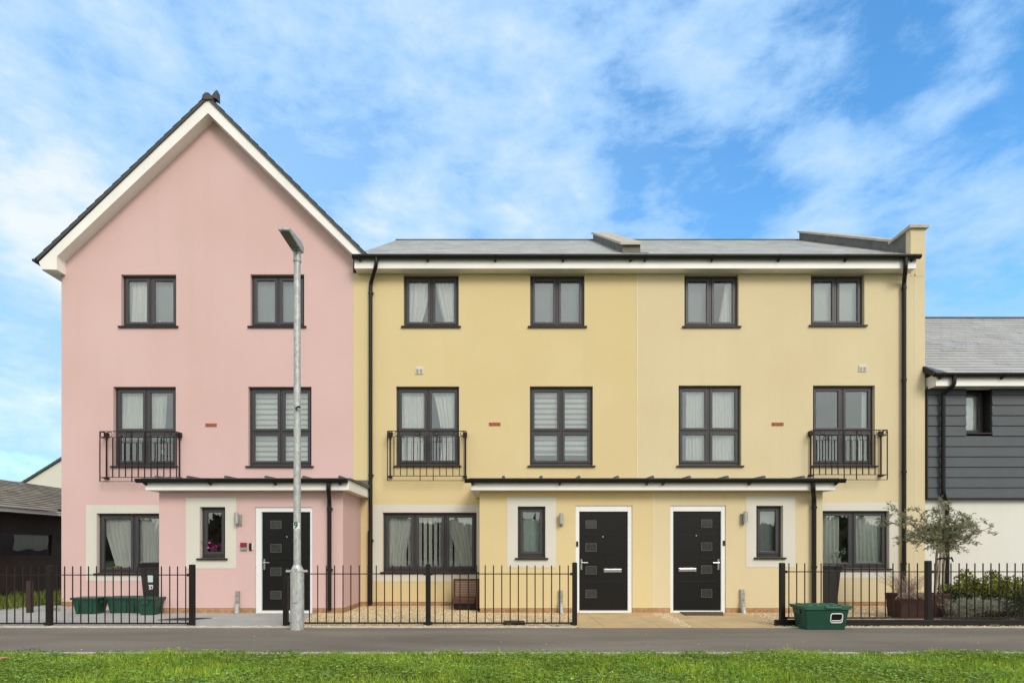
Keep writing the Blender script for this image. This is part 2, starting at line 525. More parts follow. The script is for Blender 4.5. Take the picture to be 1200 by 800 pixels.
def gutter(house, x0, x1, Y, zt, r, name='gutter', step=1.25, brackets=True):
    prof = [(Y - r, zt), (Y - r, zt - .02)] + [(Y - r * math.cos(math.pi * k / 8), zt - .02 - r * math.sin(math.pi * k / 8)) for k in range(1, 8)] + [(Y + r, zt - .02), (Y + r, zt), (Y + r - .012, zt), (Y + r - .02, zt - .02)] + [(Y + (r - .02) * math.cos(math.pi * k / 8), zt - .02 - (r - .02) * math.sin(math.pi * k / 8)) for k in range(1, 8)] + [(Y - r + .012, zt)]
    mb = MB(); n = len(prof)
    i = 0
    for a in (x0, x1): mb.v.extend([(a, u, v) for u, v in prof])
    for k in range(n):
        q = (k + 1) % n; mb.f.append((k, q, n + q, n + k)); mb.c.append(None)
    half = [(Y - r, zt), (Y - r, zt - .02)] + [(Y - r * math.cos(math.pi * k / 8), zt - .02 - r * math.sin(math.pi * k / 8)) for k in range(1, 8)] + [(Y + r, zt - .02), (Y + r, zt)]
    mb.prism(half, 'x', x0 - .012, x0); mb.prism(half, 'x', x1, x1 + .012)
    g = mb.build(name, M['black'], house, smooth=True)
    if brackets:
        k = max(1, int((x1 - x0) / step))
        for j in range(k + 1):
            bx = x0 + .14 + (x1 - x0 - .28) * j / k
            b = MB(); b.prism([(Y - r - .006, zt - .015), (Y - r * .5, zt - r - .028), (Y + r * .5, zt - r - .05), (Y + r - .002, zt - r - .06), (Y + r - .002, zt - .03)], 'x', bx - .02, bx + .02)
            b.build('gutter_bracket', M['black'], g)
    return g


def downpipe(house, path, r=.038, clips=(), mat='black', shoe=None):
    mb = MB()
    # rounded corners
    P = [Vector(p) for p in path]; out = [P[0]]
    for k in range(1, len(P) - 1):
        a = (P[k - 1] - P[k]); b = (P[k + 1] - P[k]); d = min(.07, a.length * .45, b.length * .45)
        p, q = P[k] + a.normalized() * d, P[k] + b.normalized() * d
        for t in (0, .33, .66, 1): out.append(p * (1 - t) ** 2 + P[k] * 2 * t * (1 - t) + q * t * t)
    out.append(P[-1]); mb.tube(out, r, 12)
    d = mb.build('downpipe', M[mat], house, smooth=True)
    for cx, cy, cz in clips:
        c = MB(); c.tube([(cx, cy, cz - .025), (cx, cy, cz + .025)], r + .007, 12); c.box(cx - .012, cx + .065, cy + .0, cy + .03, cz - .012, cz + .012)
        c.box(cx - .02, cx + .02, cy + r, cy + r + .04, cz - .02, cz + .02)
        c.build('pipe_clip', M[mat], d)
    return d


def window(house, rect, Y, cols=2, split=None, sill=True, glass='glass', reveal=.085, label=None, sproj=.045, handles=False):
    """dark grey frame, opening lights, panes and a projecting sill"""
    x0, x1, z0, z1 = rect
    y0, y1 = Y + reveal, Y + reveal + .07
    fw = .05
    mb = MB()
    zb = z0 + (.012 if sill else 0)
    mb.box(x0 + .001, x0 + fw, y0, y1, zb, z1 - .001); mb.box(x1 - fw, x1 - .001, y0, y1, zb, z1 - .001)
    mb.box(x0 + fw, x1 - fw, y0, y1, zb, zb + fw); mb.box(x0 + fw, x1 - fw, y0, y1, z1 - fw, z1 - .001)
    W = (x1 - x0 - 2 * fw); mw = .05
    xs = []
    cw = (W - mw * (cols - 1)) / cols
    for c in range(cols):
        a = x0 + fw + c * (cw + mw); xs.append((a, a + cw))
        if c < cols - 1: mb.box(a + cw, a + cw + mw, y0, y1, zb + fw, z1 - fw)
    zs = [(zb + fw, z1 - fw)]
    if split:
        zm = z0 + (z1 - z0) * split
        zs = [(zb + fw, zm - .02), (zm + .02, z1 - fw)]
        for a, b in xs: mb.box(a, b, y0, y1, zm - .02, zm + .02)
    w = mb.build('window', M['anthracite'], house, bevel=.004)
    if label: w['label'] = label
    sw = .058
    for a, b in xs:
        for c, d in zs:
            s = MB(); ya, yb = y0 - .014, y0 + .05
            s.box(a + .003, a + sw, ya, yb, c + .003, d - .003); s.box(b - sw, b - .003, ya, yb, c + .003, d - .003)
            s.box(a + sw, b - sw, ya, yb, c + .003, c + sw); s.box(a + sw, b - sw, ya, yb, d - sw, d - .003)
            s.build('casement', M['sash'], w, bevel=.006)
            p = MB(); yy = y0 + .012
            p.face([(a + sw, yy, c + sw), (b - sw, yy, c + sw), (b - sw, yy, d - sw), (a + sw, yy, d - sw)])
            p.build('pane', M[glass], w)
    if handles:
        for q, (a, b) in enumerate(xs):
            hx = b - sw / 2 if q == 0 else a + sw / 2
            h = MB(); h.box(hx - .1 if q == 0 else hx, hx if q == 0 else hx + .1, y1 + .02, y1 + .035, (z0 + z1) / 2 - .06, (z0 + z1) / 2 - .045)
            h.build('handle', M['upvc'], w)
    if sill:
        s = MB(); s.prism([(Y - sproj, z0 - .038), (Y - sproj, z0 - .008), (Y + reveal - .002, z0 + .01), (Y + reveal + .07, z0 + .01), (Y + reveal + .07, z0 - .01), (Y - .001, z0 - .01), (Y - .001, z0 - .038)], 'x', x0 - .05, x1 + .05)
        s.build('sill', M['sill'], w)
    return w


def surround(house, outer, hole, Y):
    a, b, c, d = outer; e, f, g, h = hole; p = .006
    mb = MB()
    mb.box(a, e - .001, Y - p, Y + .02, c, d); mb.box(f + .001, b, Y - p, Y + .02, c, d)
    mb.box(e - .001, f + .001, Y - p, Y + .02, h + .001, d); mb.box(e - .001, f + .001, Y - p, Y + .02, c, g - .039)
    y1 = Y + .084
    mb.box(e - .001, e + .0035, Y + .0205, y1, g, h); mb.box(f - .0035, f + .001, Y + .0205, y1, g, h)
    mb.box(e + .0036, f - .0036, Y - p, y1, h - .0035, h + .0005)
    return mb.build('window_surround', M['cream'], house)


def door(house, frame, leaf, Y, panels_px, panel_w, handle_side, letterbox=None, bell=None, peep=None):
    """black door with four small panes in a white frame"""
    x0, x1, z0, z1 = frame; a, b, c, d = leaf
    lf = MB(); lf.box(a + .004, b - .004, Y + .055, Y + .10, c, d - .004)
    dr = lf.build('door', M['door'], house, bevel=.004)
    fr = MB()
    fr.box(x0 + .001, a, Y + .02, Y + .12, z0, z1 - .001); fr.box(b, x1 - .001, Y + .02, Y + .12, z0, z1 - .001)
    fr.box(a, b, Y + .02, Y + .12, d, z1 - .001)
    fr.box(a, b, Y + .005, Y + .12, z0, c - .012)
    fr.build('door_frame', M['upvc'], dr, bevel=.006)
    tr = MB(); tr.box(a, b, Y + .04, Y + .054, c - .012, c + .006); tr.build('threshold', M['steel'], dr)
    for (px, pz) in panels_px:
        w, h = panel_w * .88, .165
        g = MB(); g.box(px - w / 2 + .018, px + w / 2 - .018, Y + .048, Y + .0545, pz - h / 2 + .018, pz + h / 2 - .018)
        gp = g.build('glazed_panel', M['doorglass'], dr)
        f = MB(); yy, ye = Y + .042, Y + .0545
        f.box(px - w / 2, px - w / 2 + .016, yy, ye, pz - h / 2, pz + h / 2); f.box(px + w / 2 - .016, px + w / 2, yy, ye, pz - h / 2, pz + h / 2)
        f.box(px - w / 2 + .016, px + w / 2 - .016, yy, ye, pz - h / 2, pz - h / 2 + .016); f.box(px - w / 2 + .016, px + w / 2 - .016, yy, ye, pz + h / 2 - .016, pz + h / 2)
        f.build('panel_frame', M['panelrim'], dr)
    mo = MB()
    for k in range(len(panels_px) - 1):
        zm = (panels_px[k][1] + panels_px[k + 1][1]) / 2; mo.box(a + .10, b - .10, Y + .049, Y + .0548, zm - .006, zm + .006)
    mo.build('moulding', M['door'], dr, bevel=.003)
    # raised flat panels of the leaf edge: horizontal grooves read as mouldings
    hx = a + .045 if handle_side < 0 else b - .045
    hz = CH + (HY - 660) * Y / F
    h = MB(); h.box(hx - .016, hx + .016, Y + .04, Y + .0545, hz - .12, hz + .09)
    h.tube([(hx, Y + .045, hz + .02), (hx, Y - .01, hz + .02)], .011, 8)
    h.tube([(hx, Y - .005, hz + .02), (hx - handle_side * .12, Y - .008, hz + .018)], .0095, 8)
    h.build('handle', M['chrome'], dr, smooth=True)
    if letterbox:
        l0, l1, lz = letterbox
        l = MB(); l.box(l0, l1, Y + .036, Y + .0545, lz - .035, lz + .035); l.box(l0 + .02, l1 - .02, Y + .028, Y + .036, lz - .022, lz + .024)
        l.build('letterbox', M['chrome'], dr, bevel=.004)
    if peep:
        q = MB(); q.tube([(peep[0], Y + .0545, peep[1]), (peep[0], Y + .046, peep[1])], .013, 10); q.build('peephole', M['chrome'], dr, smooth=True)
    if bell:
        q = MB(); q.box(bell[0] - .02, bell[0] + .02, Y + .003, Y + .0195, bell[1] - .05, bell[1] + .05)
        q.build('doorbell', M['black'], dr, bevel=.006)
    return dr


def wall_lamp(house, px, z0, z1, Y, side):
    """twin-ended steel tube light on a small bracket"""
    mb = MB(); mb.tube([(px, Y - .085, z0 + .03), (px, Y - .085, z1)], .042, 14)
    mb.tube([(px, Y - .085, z1 - .03), (px, Y - .085, z1 + .012)], .034, 14)
    o = mb.build('wall_lamp', M['steel'], house, smooth=True)
    b = MB(); b.box(px + side * .035 - .035, px + side * .035 + .035, Y - .03, Y - .001, z0 - .01, z1 - .03); b.box(px - .015, px + .015, Y - .07, Y - .03, (z0 + z1) / 2 - .03, (z0 + z1) / 2 + .03)
    b.build('lamp_bracket', M['cable'], o)
    return o


def cable_guard(house, px0, px1, ztop, zmid, Y):
    c = (px0 + px1) / 2; w = (px1 - px0)
    mb = MB(); mb.box(c - w * .4, c + w * .4, Y - .05, Y - .001, zmid, ztop)
    o = mb.build('cable_guard', M['cable'], house, bevel=.005)
    t = MB(); t.tube([(c, Y - .06, zmid + .02), (c, Y - .06, .12), (c + .01, Y - .09, .0)], .048, 10)
    t.build('conduit', M['galv'], o, smooth=True)
    s = MB(); s.box(c - w * .46, c + w * .46, Y - .056, Y - .05, zmid + .06, zmid + .08); s.box(c - w * .46, c + w * .46, Y - .056, Y - .05, ztop - .1, ztop - .08)
    s.build('strap', M['steel'], o)


def balcony(house, c_front, half, zt, zr, zb, zbb):
    """wrought iron guard in front of a full-height window"""
    y = YW - .20; x0, x1 = c_front - half, c_front + half
    mb = MB()
    mb.box(x0, x1, y - .012, y + .012, zt - .012, zt); 
    mb.box(x0, x1, y - .006, y + .006, zr - .012, zr); mb.box(x0, x1, y - .008, y + .008, zb - .014, zb)
    for xx in (x0, x1):
        mb.box(xx - .006, xx + .006, y + .012, YW - .01, zt - .012, zt); mb.box(xx - .006, xx + .006, y + .008, YW - .01, zb - .014, zb)
        mb.box(xx - .006, xx + .006, y + .008, YW - .01, zr - .012, zr)
    # bottom tie sits on the end posts and on the two middle posts
    mb.box(x0, x1, y - .006, y + .006, zbb - .012, zbb)
    o = mb.build('balcony_guard', M['iron'], house)
    n = 13
    for k in range(n):
        xx = x0 + (x1 - x0) * k / (n - 1)
        long = k in (0, 5, 7, n - 1)
        b = MB(); b.box(xx - .0085, xx + .0085, y - .0085 + .0, y + .0085, (zbb if long else zb), zr - .0125 if not long else zt - .0125)
        b.build('baluster', M['iron'], o)
    for k in range(n - 1):
        if k % 3 == 1 or k in (0, 11):
            xx = x0 + (x1 - x0) * (k + .5) / (n - 1); rr = (zt - zr) / 2 - .008
            b = MB(); b.tube([(xx + rr * math.cos(t), y, (zt + zr) / 2 - .006 + rr * math.sin(t)) for t in [2 * math.pi * q / 14 for q in range(15)]], .007, 6, cap=False)
            b.build('ring', M['iron'], o, smooth=True)
    for xx in (x0 + .03, x1 - .03):
        for zc in (zt - .05, zb - .005):
            hgt = .05 if zc > zb + .3 else .022
            b = MB(); b.box(xx - .045, xx + .045, YW - .07, YW - .001, zc - hgt, zc + hgt)
            b.build('wall_bracket', M['iron'], o, bevel=.006)
        b = MB(); b.box(xx - .012, xx + .012, YW - .05, YW - .026, zb, zt - .1); b.build('wall_post', M['iron'], o)
    return o


def room(house, x0, x1, floors, yb=15.6):
    mb = MB()
    for z in floors: mb.box(x0, x1, YW + .302, yb, z - .1, z)
    mb.box(x0, x1, yb, yb + .1, 0, floors[-1] + 2.6)
    for x in (x0, (x0 + x1) / 2 - .05, x1 - .1): mb.box(x, x + .1, YW + .303, yb - .001, .001, floors[-1] + 2.59)
    return mb.build('room_wall', M['room'], house)


CUR = []


def drape(label, x0, x1, z0, z1, Y, folds=7, amp=.025, left=None, right=None, mat='curtain', group=None):
    """hanging cloth; left/right give how far each edge is pulled in (0..1) at height t from the top"""
    nx, nz = folds * 8, 14; v = []; f = []
    ph = random.uniform(0, 6)
    for j in range(nz + 1):
        t = j / nz; z = z1 + (z0 - z1) * t
        a = x0 + (x1 - x0) * (left(t) if left else 0); b = x1 - (x1 - x0) * (right(t) if right else 0)
        for i in range(nx + 1):
            s = i / nx
            y = Y + amp * math.sin(ph + 2 * math.pi * folds * s + .5 * math.sin(3 * t + ph)) * (.6 + .4 * t) + .012 * math.sin(9 * s + 4 * t + ph)
            v.append((a + (b - a) * s, y, z))
    for j in range(nz):
        for i in range(nx):
            k = j * (nx + 1) + i; f.append((k, k + 1, k + nx + 2, k + nx + 1))
    mb = MB(); mb.v = v; mb.f = f; mb.c = [None] * len(f)
    o = mb.build('curtain', M[mat], smooth=False)
    o.data.polygons.foreach_set('use_smooth', [True] * len(f))
    return tag(o, label, 'curtain', group)


def roller(label, x0, x1, z0, z1, Y, mat='blind', bar=True):
    e = thing('roller_blind', label, 'blind', ((x0 + x1) / 2, Y, z0))
    m = MB(); m.box(x0, x1, Y, Y + .003, z0, z1); m.build('fabric', M[mat], e)
    m = MB(); m.box(x0, x1, Y - .012, Y + .012, z0 - .025, z0 - .001); m.build('bottom_bar', M['upvc'], e)
    return e


def zebra(label, x0, x1, z0, z1, Y, group):
    e = thing('striped_blind', label, 'blind', ((x0 + x1) / 2, Y, z0), group)
    m = MB(); m.box(x0, x1, Y + .008, Y + .0095, z0, z1); m.build('sheer_layer', M['sheer'], e)
    z = z1; m = MB()
    while z > z0 + .06:
        m.box(x0, x1, Y, Y + .002, z - .075, z); z -= .118
    m.build('fabric', M['curtain'], e)
    m = MB(); m.box(x0, x1, Y - .012, Y + .014, z0 - .028, z0 - .001); m.build('bottom_bar', M['upvc'], e)
    return e


def vertical_blind(label, x0, x1, z0, z1, Y, step=.10):
    e = thing('vertical_blind', label, 'blind', ((x0 + x1) / 2, Y, z0))
    m = MB(); m.box(x0, x1, Y - .02, Y + .02, z1, z1 + .03); m.build('head_rail', M['upvc'], e)
    x = x0 + .04
    while x < x1 - .02:
        a = random.uniform(.55, .8); d = .042
        s = MB(); s.face([(x - d * math.cos(a), Y - d * math.sin(a), z0), (x + d * math.cos(a), Y + d * math.sin(a), z0), (x + d * math.cos(a), Y + d * math.sin(a), z1), (x - d * math.cos(a), Y - d * math.sin(a), z1)])
        s.build('louvre', M['curtain'], e); x += step
    return e


def rect_px(a, b, top, bot, Y): return (X(a, Y), X(b, Y), Z(bot, Y), Z(top, Y))


def bunch(name, label, cat, c, petal, r=.07, n=26, pot='vase', ph=.12, group=None, stemh=.1):
    """small pot or vase of flowers"""
    e = thing(name, label, cat, c, group)
    x, y, z = c
    m = MB(); prof = [(.0, .028), (.3, .04), (.7, .045), (1., .036)]
    m.tube([(x, y, z + ph * t) for t, _ in prof], [q for _, q in prof], 12); m.build('vase', M[pot], e, smooth=True)
    s = MB(); pts = []
    for k in range(7):
        a = random.uniform(0, 6.28); rr = random.uniform(.3, .9) * r
        tip = (x + rr * math.cos(a), y + rr * math.sin(a) * .6, z + ph + stemh * random.uniform(.5, 1)); pts.append(tip)
        s.tube([(x, y, z + ph - .01), tip], .004, 5)
    s.build('stem', M['stem'], e)
    p = np.array([[x, y, z + ph + stemh * .75]]) + rng.normal(size=(n, 3)) * np.array([r, r * .6, r * .55]) * .6
    d = unit(rng.normal(size=(n, 3)) + np.array([0, -.6, .5]))
    v, f, _ = leaves(p, d, np.full(n, .05), np.full(n, .045), None)
    np_mesh('blossom', v, f, M[petal], None, e)
    nl = 24
    p = np.array([[x, y, z + ph + stemh * .4]]) + rng.normal(size=(nl, 3)) * np.array([r, r * .6, r * .4]) * .7
    v, f, _ = leaves(p, unit(rng.normal(size=(nl, 3)) + np.array([0, 0, .4])), np.full(nl, .07), np.full(nl, .025), None)
    np_mesh('leaf_sprig', v, f, M['stem'], None, e)
    return e


# ------------------------------------------------------------------ shared levels
z_sf_t, z_sf_b = Z(322, YW), Z(381.5, YW)
z_ff_t, z_ff_b = Z(453, YW), Z(545, YW)
FLOORS = (.12, 2.72, 5.32)
zPT = Z(574, YC)              # underside of the porch eaves
YG = 21.9                     # back of the houses
ridgeY = 17.2
z_eave = Z(300, YE)           # slate edge over the yellow houses
zFb = Z(314.5, YE)            # fascia bottom
z_ridge = Z(282, ridgeY)
x_pl, x_pr, x_yy, x_rr = X(72, YW), X(414, YW), X(747, YW), X(1084, YW)


def shell(house, mat, x0, x1, ops, ztop, gable=None):
    mb = MB(); zb = .10
    wall_with_openings(mb, x0, x1, zb, ztop, YW, ops)
    return mb


def sides(mb, x0, x1, ztop, zb=.0):
    for x in (x0, x1): mb.face([(x, YW, zb), (x, YG, zb), (x, YG, ztop), (x, YW, ztop)])
    mb.face([(x0, YG, zb), (x1, YG, zb), (x1, YG, ztop), (x0, YG, ztop)])


def porch_shell(house, mat, x0, x1, ops, ztop, ops_door, left=True, right=True):
    mb = MB(); zb = .10
    wall_with_openings(mb, x0, x1, zb, ztop, YP, ops + ops_door, .28)
    if left: mb.box(x0, x0 + .27, YP + .281, YW - .001, zb, ztop)
    if right: mb.box(x1 - .27, x1, YP + .281, YW - .001, zb, ztop)
    if left: mb.face([(x0, YP, zb), (x0, YP + .281, zb), (x0, YP + .281, ztop), (x0, YP, ztop)])
    if right: mb.face([(x1, YP, zb), (x1, YP + .281, zb), (x1, YP + .281, ztop), (x1, YP, ztop)])
    mb.build('porch_wall', mat, house)
    p = MB(); i = .012
    xs = [x0 + (i if left else 0)] + [q for o in sorted(ops_door) for q in (o[0], o[1])] + [x1 - (i if right else 0)]
    for k in range(0, len(xs), 2):
        p = MB(); p.box(xs[k], xs[k + 1], YP + i, YP + .2, -.1, .0995)
        if left and k == 0: p.box(x0 + i, x0 + .2, YP + .2, YW + .012, -.1, .0995)
        if right and k == len(xs) - 2: p.box(x1 - .2, x1 - i, YP + .2, YW + .012, -.1, .0995)
        p.build('porch_plinth', M['brick'], house)


def porch_roof(house, xa, xb, ga, gb, left=True, right=True, rolls=()):
    """lead flat roof with batten rolls, white fascia and soffit"""
    zt = Z(562, YC)
    f = MB()
    f.box(xa, xb, YC, YC + .022, zPT, zt)
    if left: f.box(xa, xa + .022, YC + .0225, YW - .001, zPT, zt)
    if right: f.box(xb - .022, xb, YC + .0225, YW - .001, zPT, zt)
    f.box(xa + (.0225 if left else 0), xb - (.0225 if right else 0), YC + .0225, YW - .001, zPT + .006, zPT + .02)
    f.build('porch_fascia', M['white'], house, bevel=.003)
    zr = zt + .055
    r = MB(); e0 = xa - (.04 if left else 0); e1 = xb + (.04 if right else 0)
    r.prism([(YC - .05, zt + .003), (YC - .05, zt + .03), (YW - .002, zr + .03), (YW - .002, zt + .003)], 'x', e0, e1)
    r.box(e0, e1 + (.12 if right and not left else 0), YW - .022, YW - .003, zr + .031, zr + .10)
    rf = r.build('porch_roof', M['leadgreen'], house)
    for px in rolls:
        xx = X(px, YC)
        q = MB(); q.tube([(xx, YC - .055, zt + .045), (xx, YW - .03, zr + .045)], .032, 10)
        q.build('lead_roll', M['leadgreen'], rf, smooth=True)
    gutter(house, ga, gb, YC - .062, Z(560.5, YC - .1), .058, 'porch_gutter', 1.25)


# =================================================================== PINK HOUSE
pink = thing('gabled_house', 'pink rendered three-storey house with white-edged pointed gable', 'house', ((x_pl + x_pr) / 2, YW, 0), 'attached terrace houses')
A0 = (X(42, YE), Z(304, YE)); AP = (X(243.5, YE), Z(112, YE)); A1 = (X(431, YE), Z(299, YE))


def rake(x):   # top of the slates along the verge
    return A0[1] + (AP[1] - A0[1]) * (x - A0[0]) / (AP[0] - A0[0]) if x < AP[0] else AP[1] + (A1[1] - AP[1]) * (x - AP[0]) / (A1[0] - AP[0])


sf_p = [rect_px(142, 206.5, 321.8, 382, YW), rect_px(293.5, 356.5, 321.5, 382, YW)]
ff_p = [rect_px(132.8, 206, 453, 545.5, YW), rect_px(291, 365, 453, 545.5, YW)]
gf_p = rect_px(113.5, 197, 601, 671, YW)
pw_p = rect_px(234.3, 264, 593.5, 653.5, YP)
pd_p = rect_px(299, 366, 594, 718.5, YP)
px0, px1 = X(186.5, YP), X(402, YP)
mb = MB(); ztop = rake(x_pl + .05) - .30
inner_door = (px0 + .6, px1 - .5, .1, 2.2)
wall_with_openings(mb, x_pl, x_pr - .001, .10, ztop, YW, sf_p + ff_p + [gf_p, inner_door])
apx = AP[0]
mb.face([(x_pl, YW, ztop), (x_pr - .001, YW, ztop), (x_pr - .001, YW, rake(x_pr) - .1), (apx, YW, rake(apx) - .1), (x_pl, YW, rake(x_pl) - .1)])
sides(mb, x_pl, x_pr - .001, ztop)
mb.build('wall', M['pink'], pink)
p = MB(); p.box(x_pl + .012, px0 + .2, YW + .012, YW + .25, -.1, .0995); p.build('plinth', M['brick'], pink)
room(pink, x_pl + .31, x_pr - .3, FLOORS)
# bargeboard with boxed foot
bb = MB(); t = .285; off = .075
poly = [(X(45.5, YE), Z(307, YE)), (X(49, YE), Z(315.5, YE)), (X(66.5, YE), Z(316, YE)), (X(66.5, YE), Z(300.5, YE)), (apx + .005, rake(apx) - off - t * 1.06), (X(414.2, YE), Z(298.5, YE)), (X(428, YE), Z(298.5, YE)), (apx, rake(apx) - off)]
bb.prism(poly, 'y', YE, YE + .03)
bb.build('bargeboard', M['white'], pink)
so = MB()
for (a, b) in (((X(66.5, YE), Z(300.5, YE)), (apx + .005, rake(apx) - off - t * 1.06)), ((apx + .005, rake(apx) - off - t * 1.06), (X(414.2, YE), Z(298.5, YE)))):
    so.face([(a[0], YE + .0301, a[1]), (b[0], YE + .0301, b[1]), (b[0], YW + .05, b[1]), (a[0], YW + .05, a[1])])
xs0, xs1, zs0 = X(49, YE), X(66.5, YE), Z(316, YE)
so.box(xs0, xs1, YE + .0302, YG, zs0 + .004, zs0 + .03); so.face([(xs1, YE + .0303, zs0 + .03), (xs1, YW + .02, zs0 + .03), (xs1, YW + .02, Z(300, YE)), (xs1, YE + .0303, Z(300, YE))])
so.box(xs0 - .02, xs0, YE + .0302, YG, zs0 + .004, Z(306, YE))
so.build('soffit', M['white'], pink)
rf = MB()
dl = Vector((AP[0] - A0[0], 0, AP[1] - A0[1])); dr_ = Vector((AP[0] - A1[0], 0, AP[1] - A1[1]))
courses(rf, (A0[0], YE - .03, A0[1]), (0, 1, 0), dl, YG - YE + .3, dl.length, base=(.075, .068, .064))
courses(rf, (A1[0], YE - .03, A1[1]), (0, 1, 0), dr_, YG - YE + .3, dr_.length, base=(.075, .072, .066))
roof = rf.build('roof', M['slate'], pink)
rt = MB(); yy = YE - .045
while yy < YG + .1:
    zt = AP[1]
    rt.prism([(apx - .11, zt - .11), (apx - .09, zt - .02), (apx - .035, zt + .03), (apx + .035, zt + .03), (apx + .09, zt - .02), (apx + .11, zt - .11)], 'y', yy, yy + .44); yy += .45
rt.build('ridge_tile', M['tilegrey'], roof)
fi = MB(); zt = AP[1]; fi.prism([(apx + .04, zt + .03), (apx + .17, zt - .03), (apx + .165, zt + .17), (apx + .12, zt + .14)], 'y', YE + .06, YE + .2)
fi.build('ridge_finial', M['tilegrey'], roof)
# eaves gutter seen end on, with the start of its downpipe
gm = MB(); gz = Z(304, YE); gx = X(41.5, YE); gm.prism([(gx - .055, gz), (gx - .05, gz - .05), (gx, gz - .075), (gx + .05, gz - .05), (gx + .055, gz)], 'y', YE - .03, YG)
gm.build('gutter', M['black'], pink)
downpipe(pink, [(X(60.5, YE), YE + .35, Z(318, YE)), (X(60.5, YE), YE + .35, Z(326, YE)), (X(71, YE) - .06, YE + .45, Z(334, YE)), (X(71, YE) - .06, YE + .45, 0)], .036)
for r in sf_p: window(pink, r, YW)
for r in ff_p: window(pink, r, YW, split=.435)
window(pink, gf_p, YW)
surround(pink, (X(101, YW), X(209, YW), Z(680, YW), Z(591.5, YW)), gf_p, YW)
porch_shell(pink, M['pink'], px0, px1, [pw_p], Z(572, YP), [pd_p])
window(pink, pw_p, YP, cols=1, glass='glass')
surround(pink, rect_px(218, 277, 583, 665.7, YP), pw_p, YP)
porch_roof(pink, X(170, YC), X(408.7, YC), X(163, YC), X(407.5, YC), rolls=(185, 222, 266, 313, 357, 399))
fl = MB(); fl.box(X(404, YW), X(432, YW), YW - .03, YW - .007, Z(572, YW), Z(562.5, YW)); fl.build('lead_flashing', M['lead'], pink)
door(pink, pd_p, rect_px(306, 363, 599.5, 715, YP), YP, [(X(322.3, YP), Z(y, YP)) for y in (614.3, 642, 669.5, 697)], .25, -1, peep=(X(335, YP), Z(628.5, YP)))
wall_lamp(pink, X(279.5, YP), Z(615, YP), Z(601, YP), YP, 1)
al = MB(); al.box(X(282.5, YP), X(289.5, YP), YP - .05, YP - .001, Z(640.5, YP), Z(635.5, YP)); a_ = al.build('alarm_box', M['red'], pink, bevel=.008)
al = MB(); al.box(X(282.3, YP), X(289.7, YP), YP - .035, YP - .001, Z(644.5, YP), Z(640.7, YP)); al.build('alarm_base', M['cable'], a_, bevel=.006)
al = MB(); al.box(X(292.5, YP), X(295.6, YP), YP - .04, YP - .001, Z(644.5, YP), Z(636, YP)); k_ = al.build('doorbell', M['black'], pink, bevel=.01)
al = MB(); al.box(X(295.7, YP), X(297, YP), YP - .025, YP - .001, Z(644, YP), Z(636.5, YP)); al.build('bell_plate', M['whitepaint'], k_)
cable_guard(pink, X(276.8, YP), X(282, YP), Z(692, YP), Z(708, YP), YP)
xp = X(386, YP - .06); yp = YP - .06
downpipe(pink, [(X(385, YC - .06), YC - .06, zPT + .13), (X(385, YC - .06), YC - .06, zPT - .02), (xp, yp, zPT - .2), (xp, yp, .06)], .042, [(xp, yp, Z(596, YP)), (xp, yp, Z(667, YP))])
balcony(pink, X(162, YW - .2), .83, Z(505, YW - .2), Z(512, YW - .2), Z(558.6, YW - .2), Z(563.6, YW - .2))
v = MB(); v.box(X(241, YW), X(254, YW), YW - .012, YW + .01, Z(499.6, YW), Z(496, YW)); v.build('cavity_vent', M['terracotta'], pink)


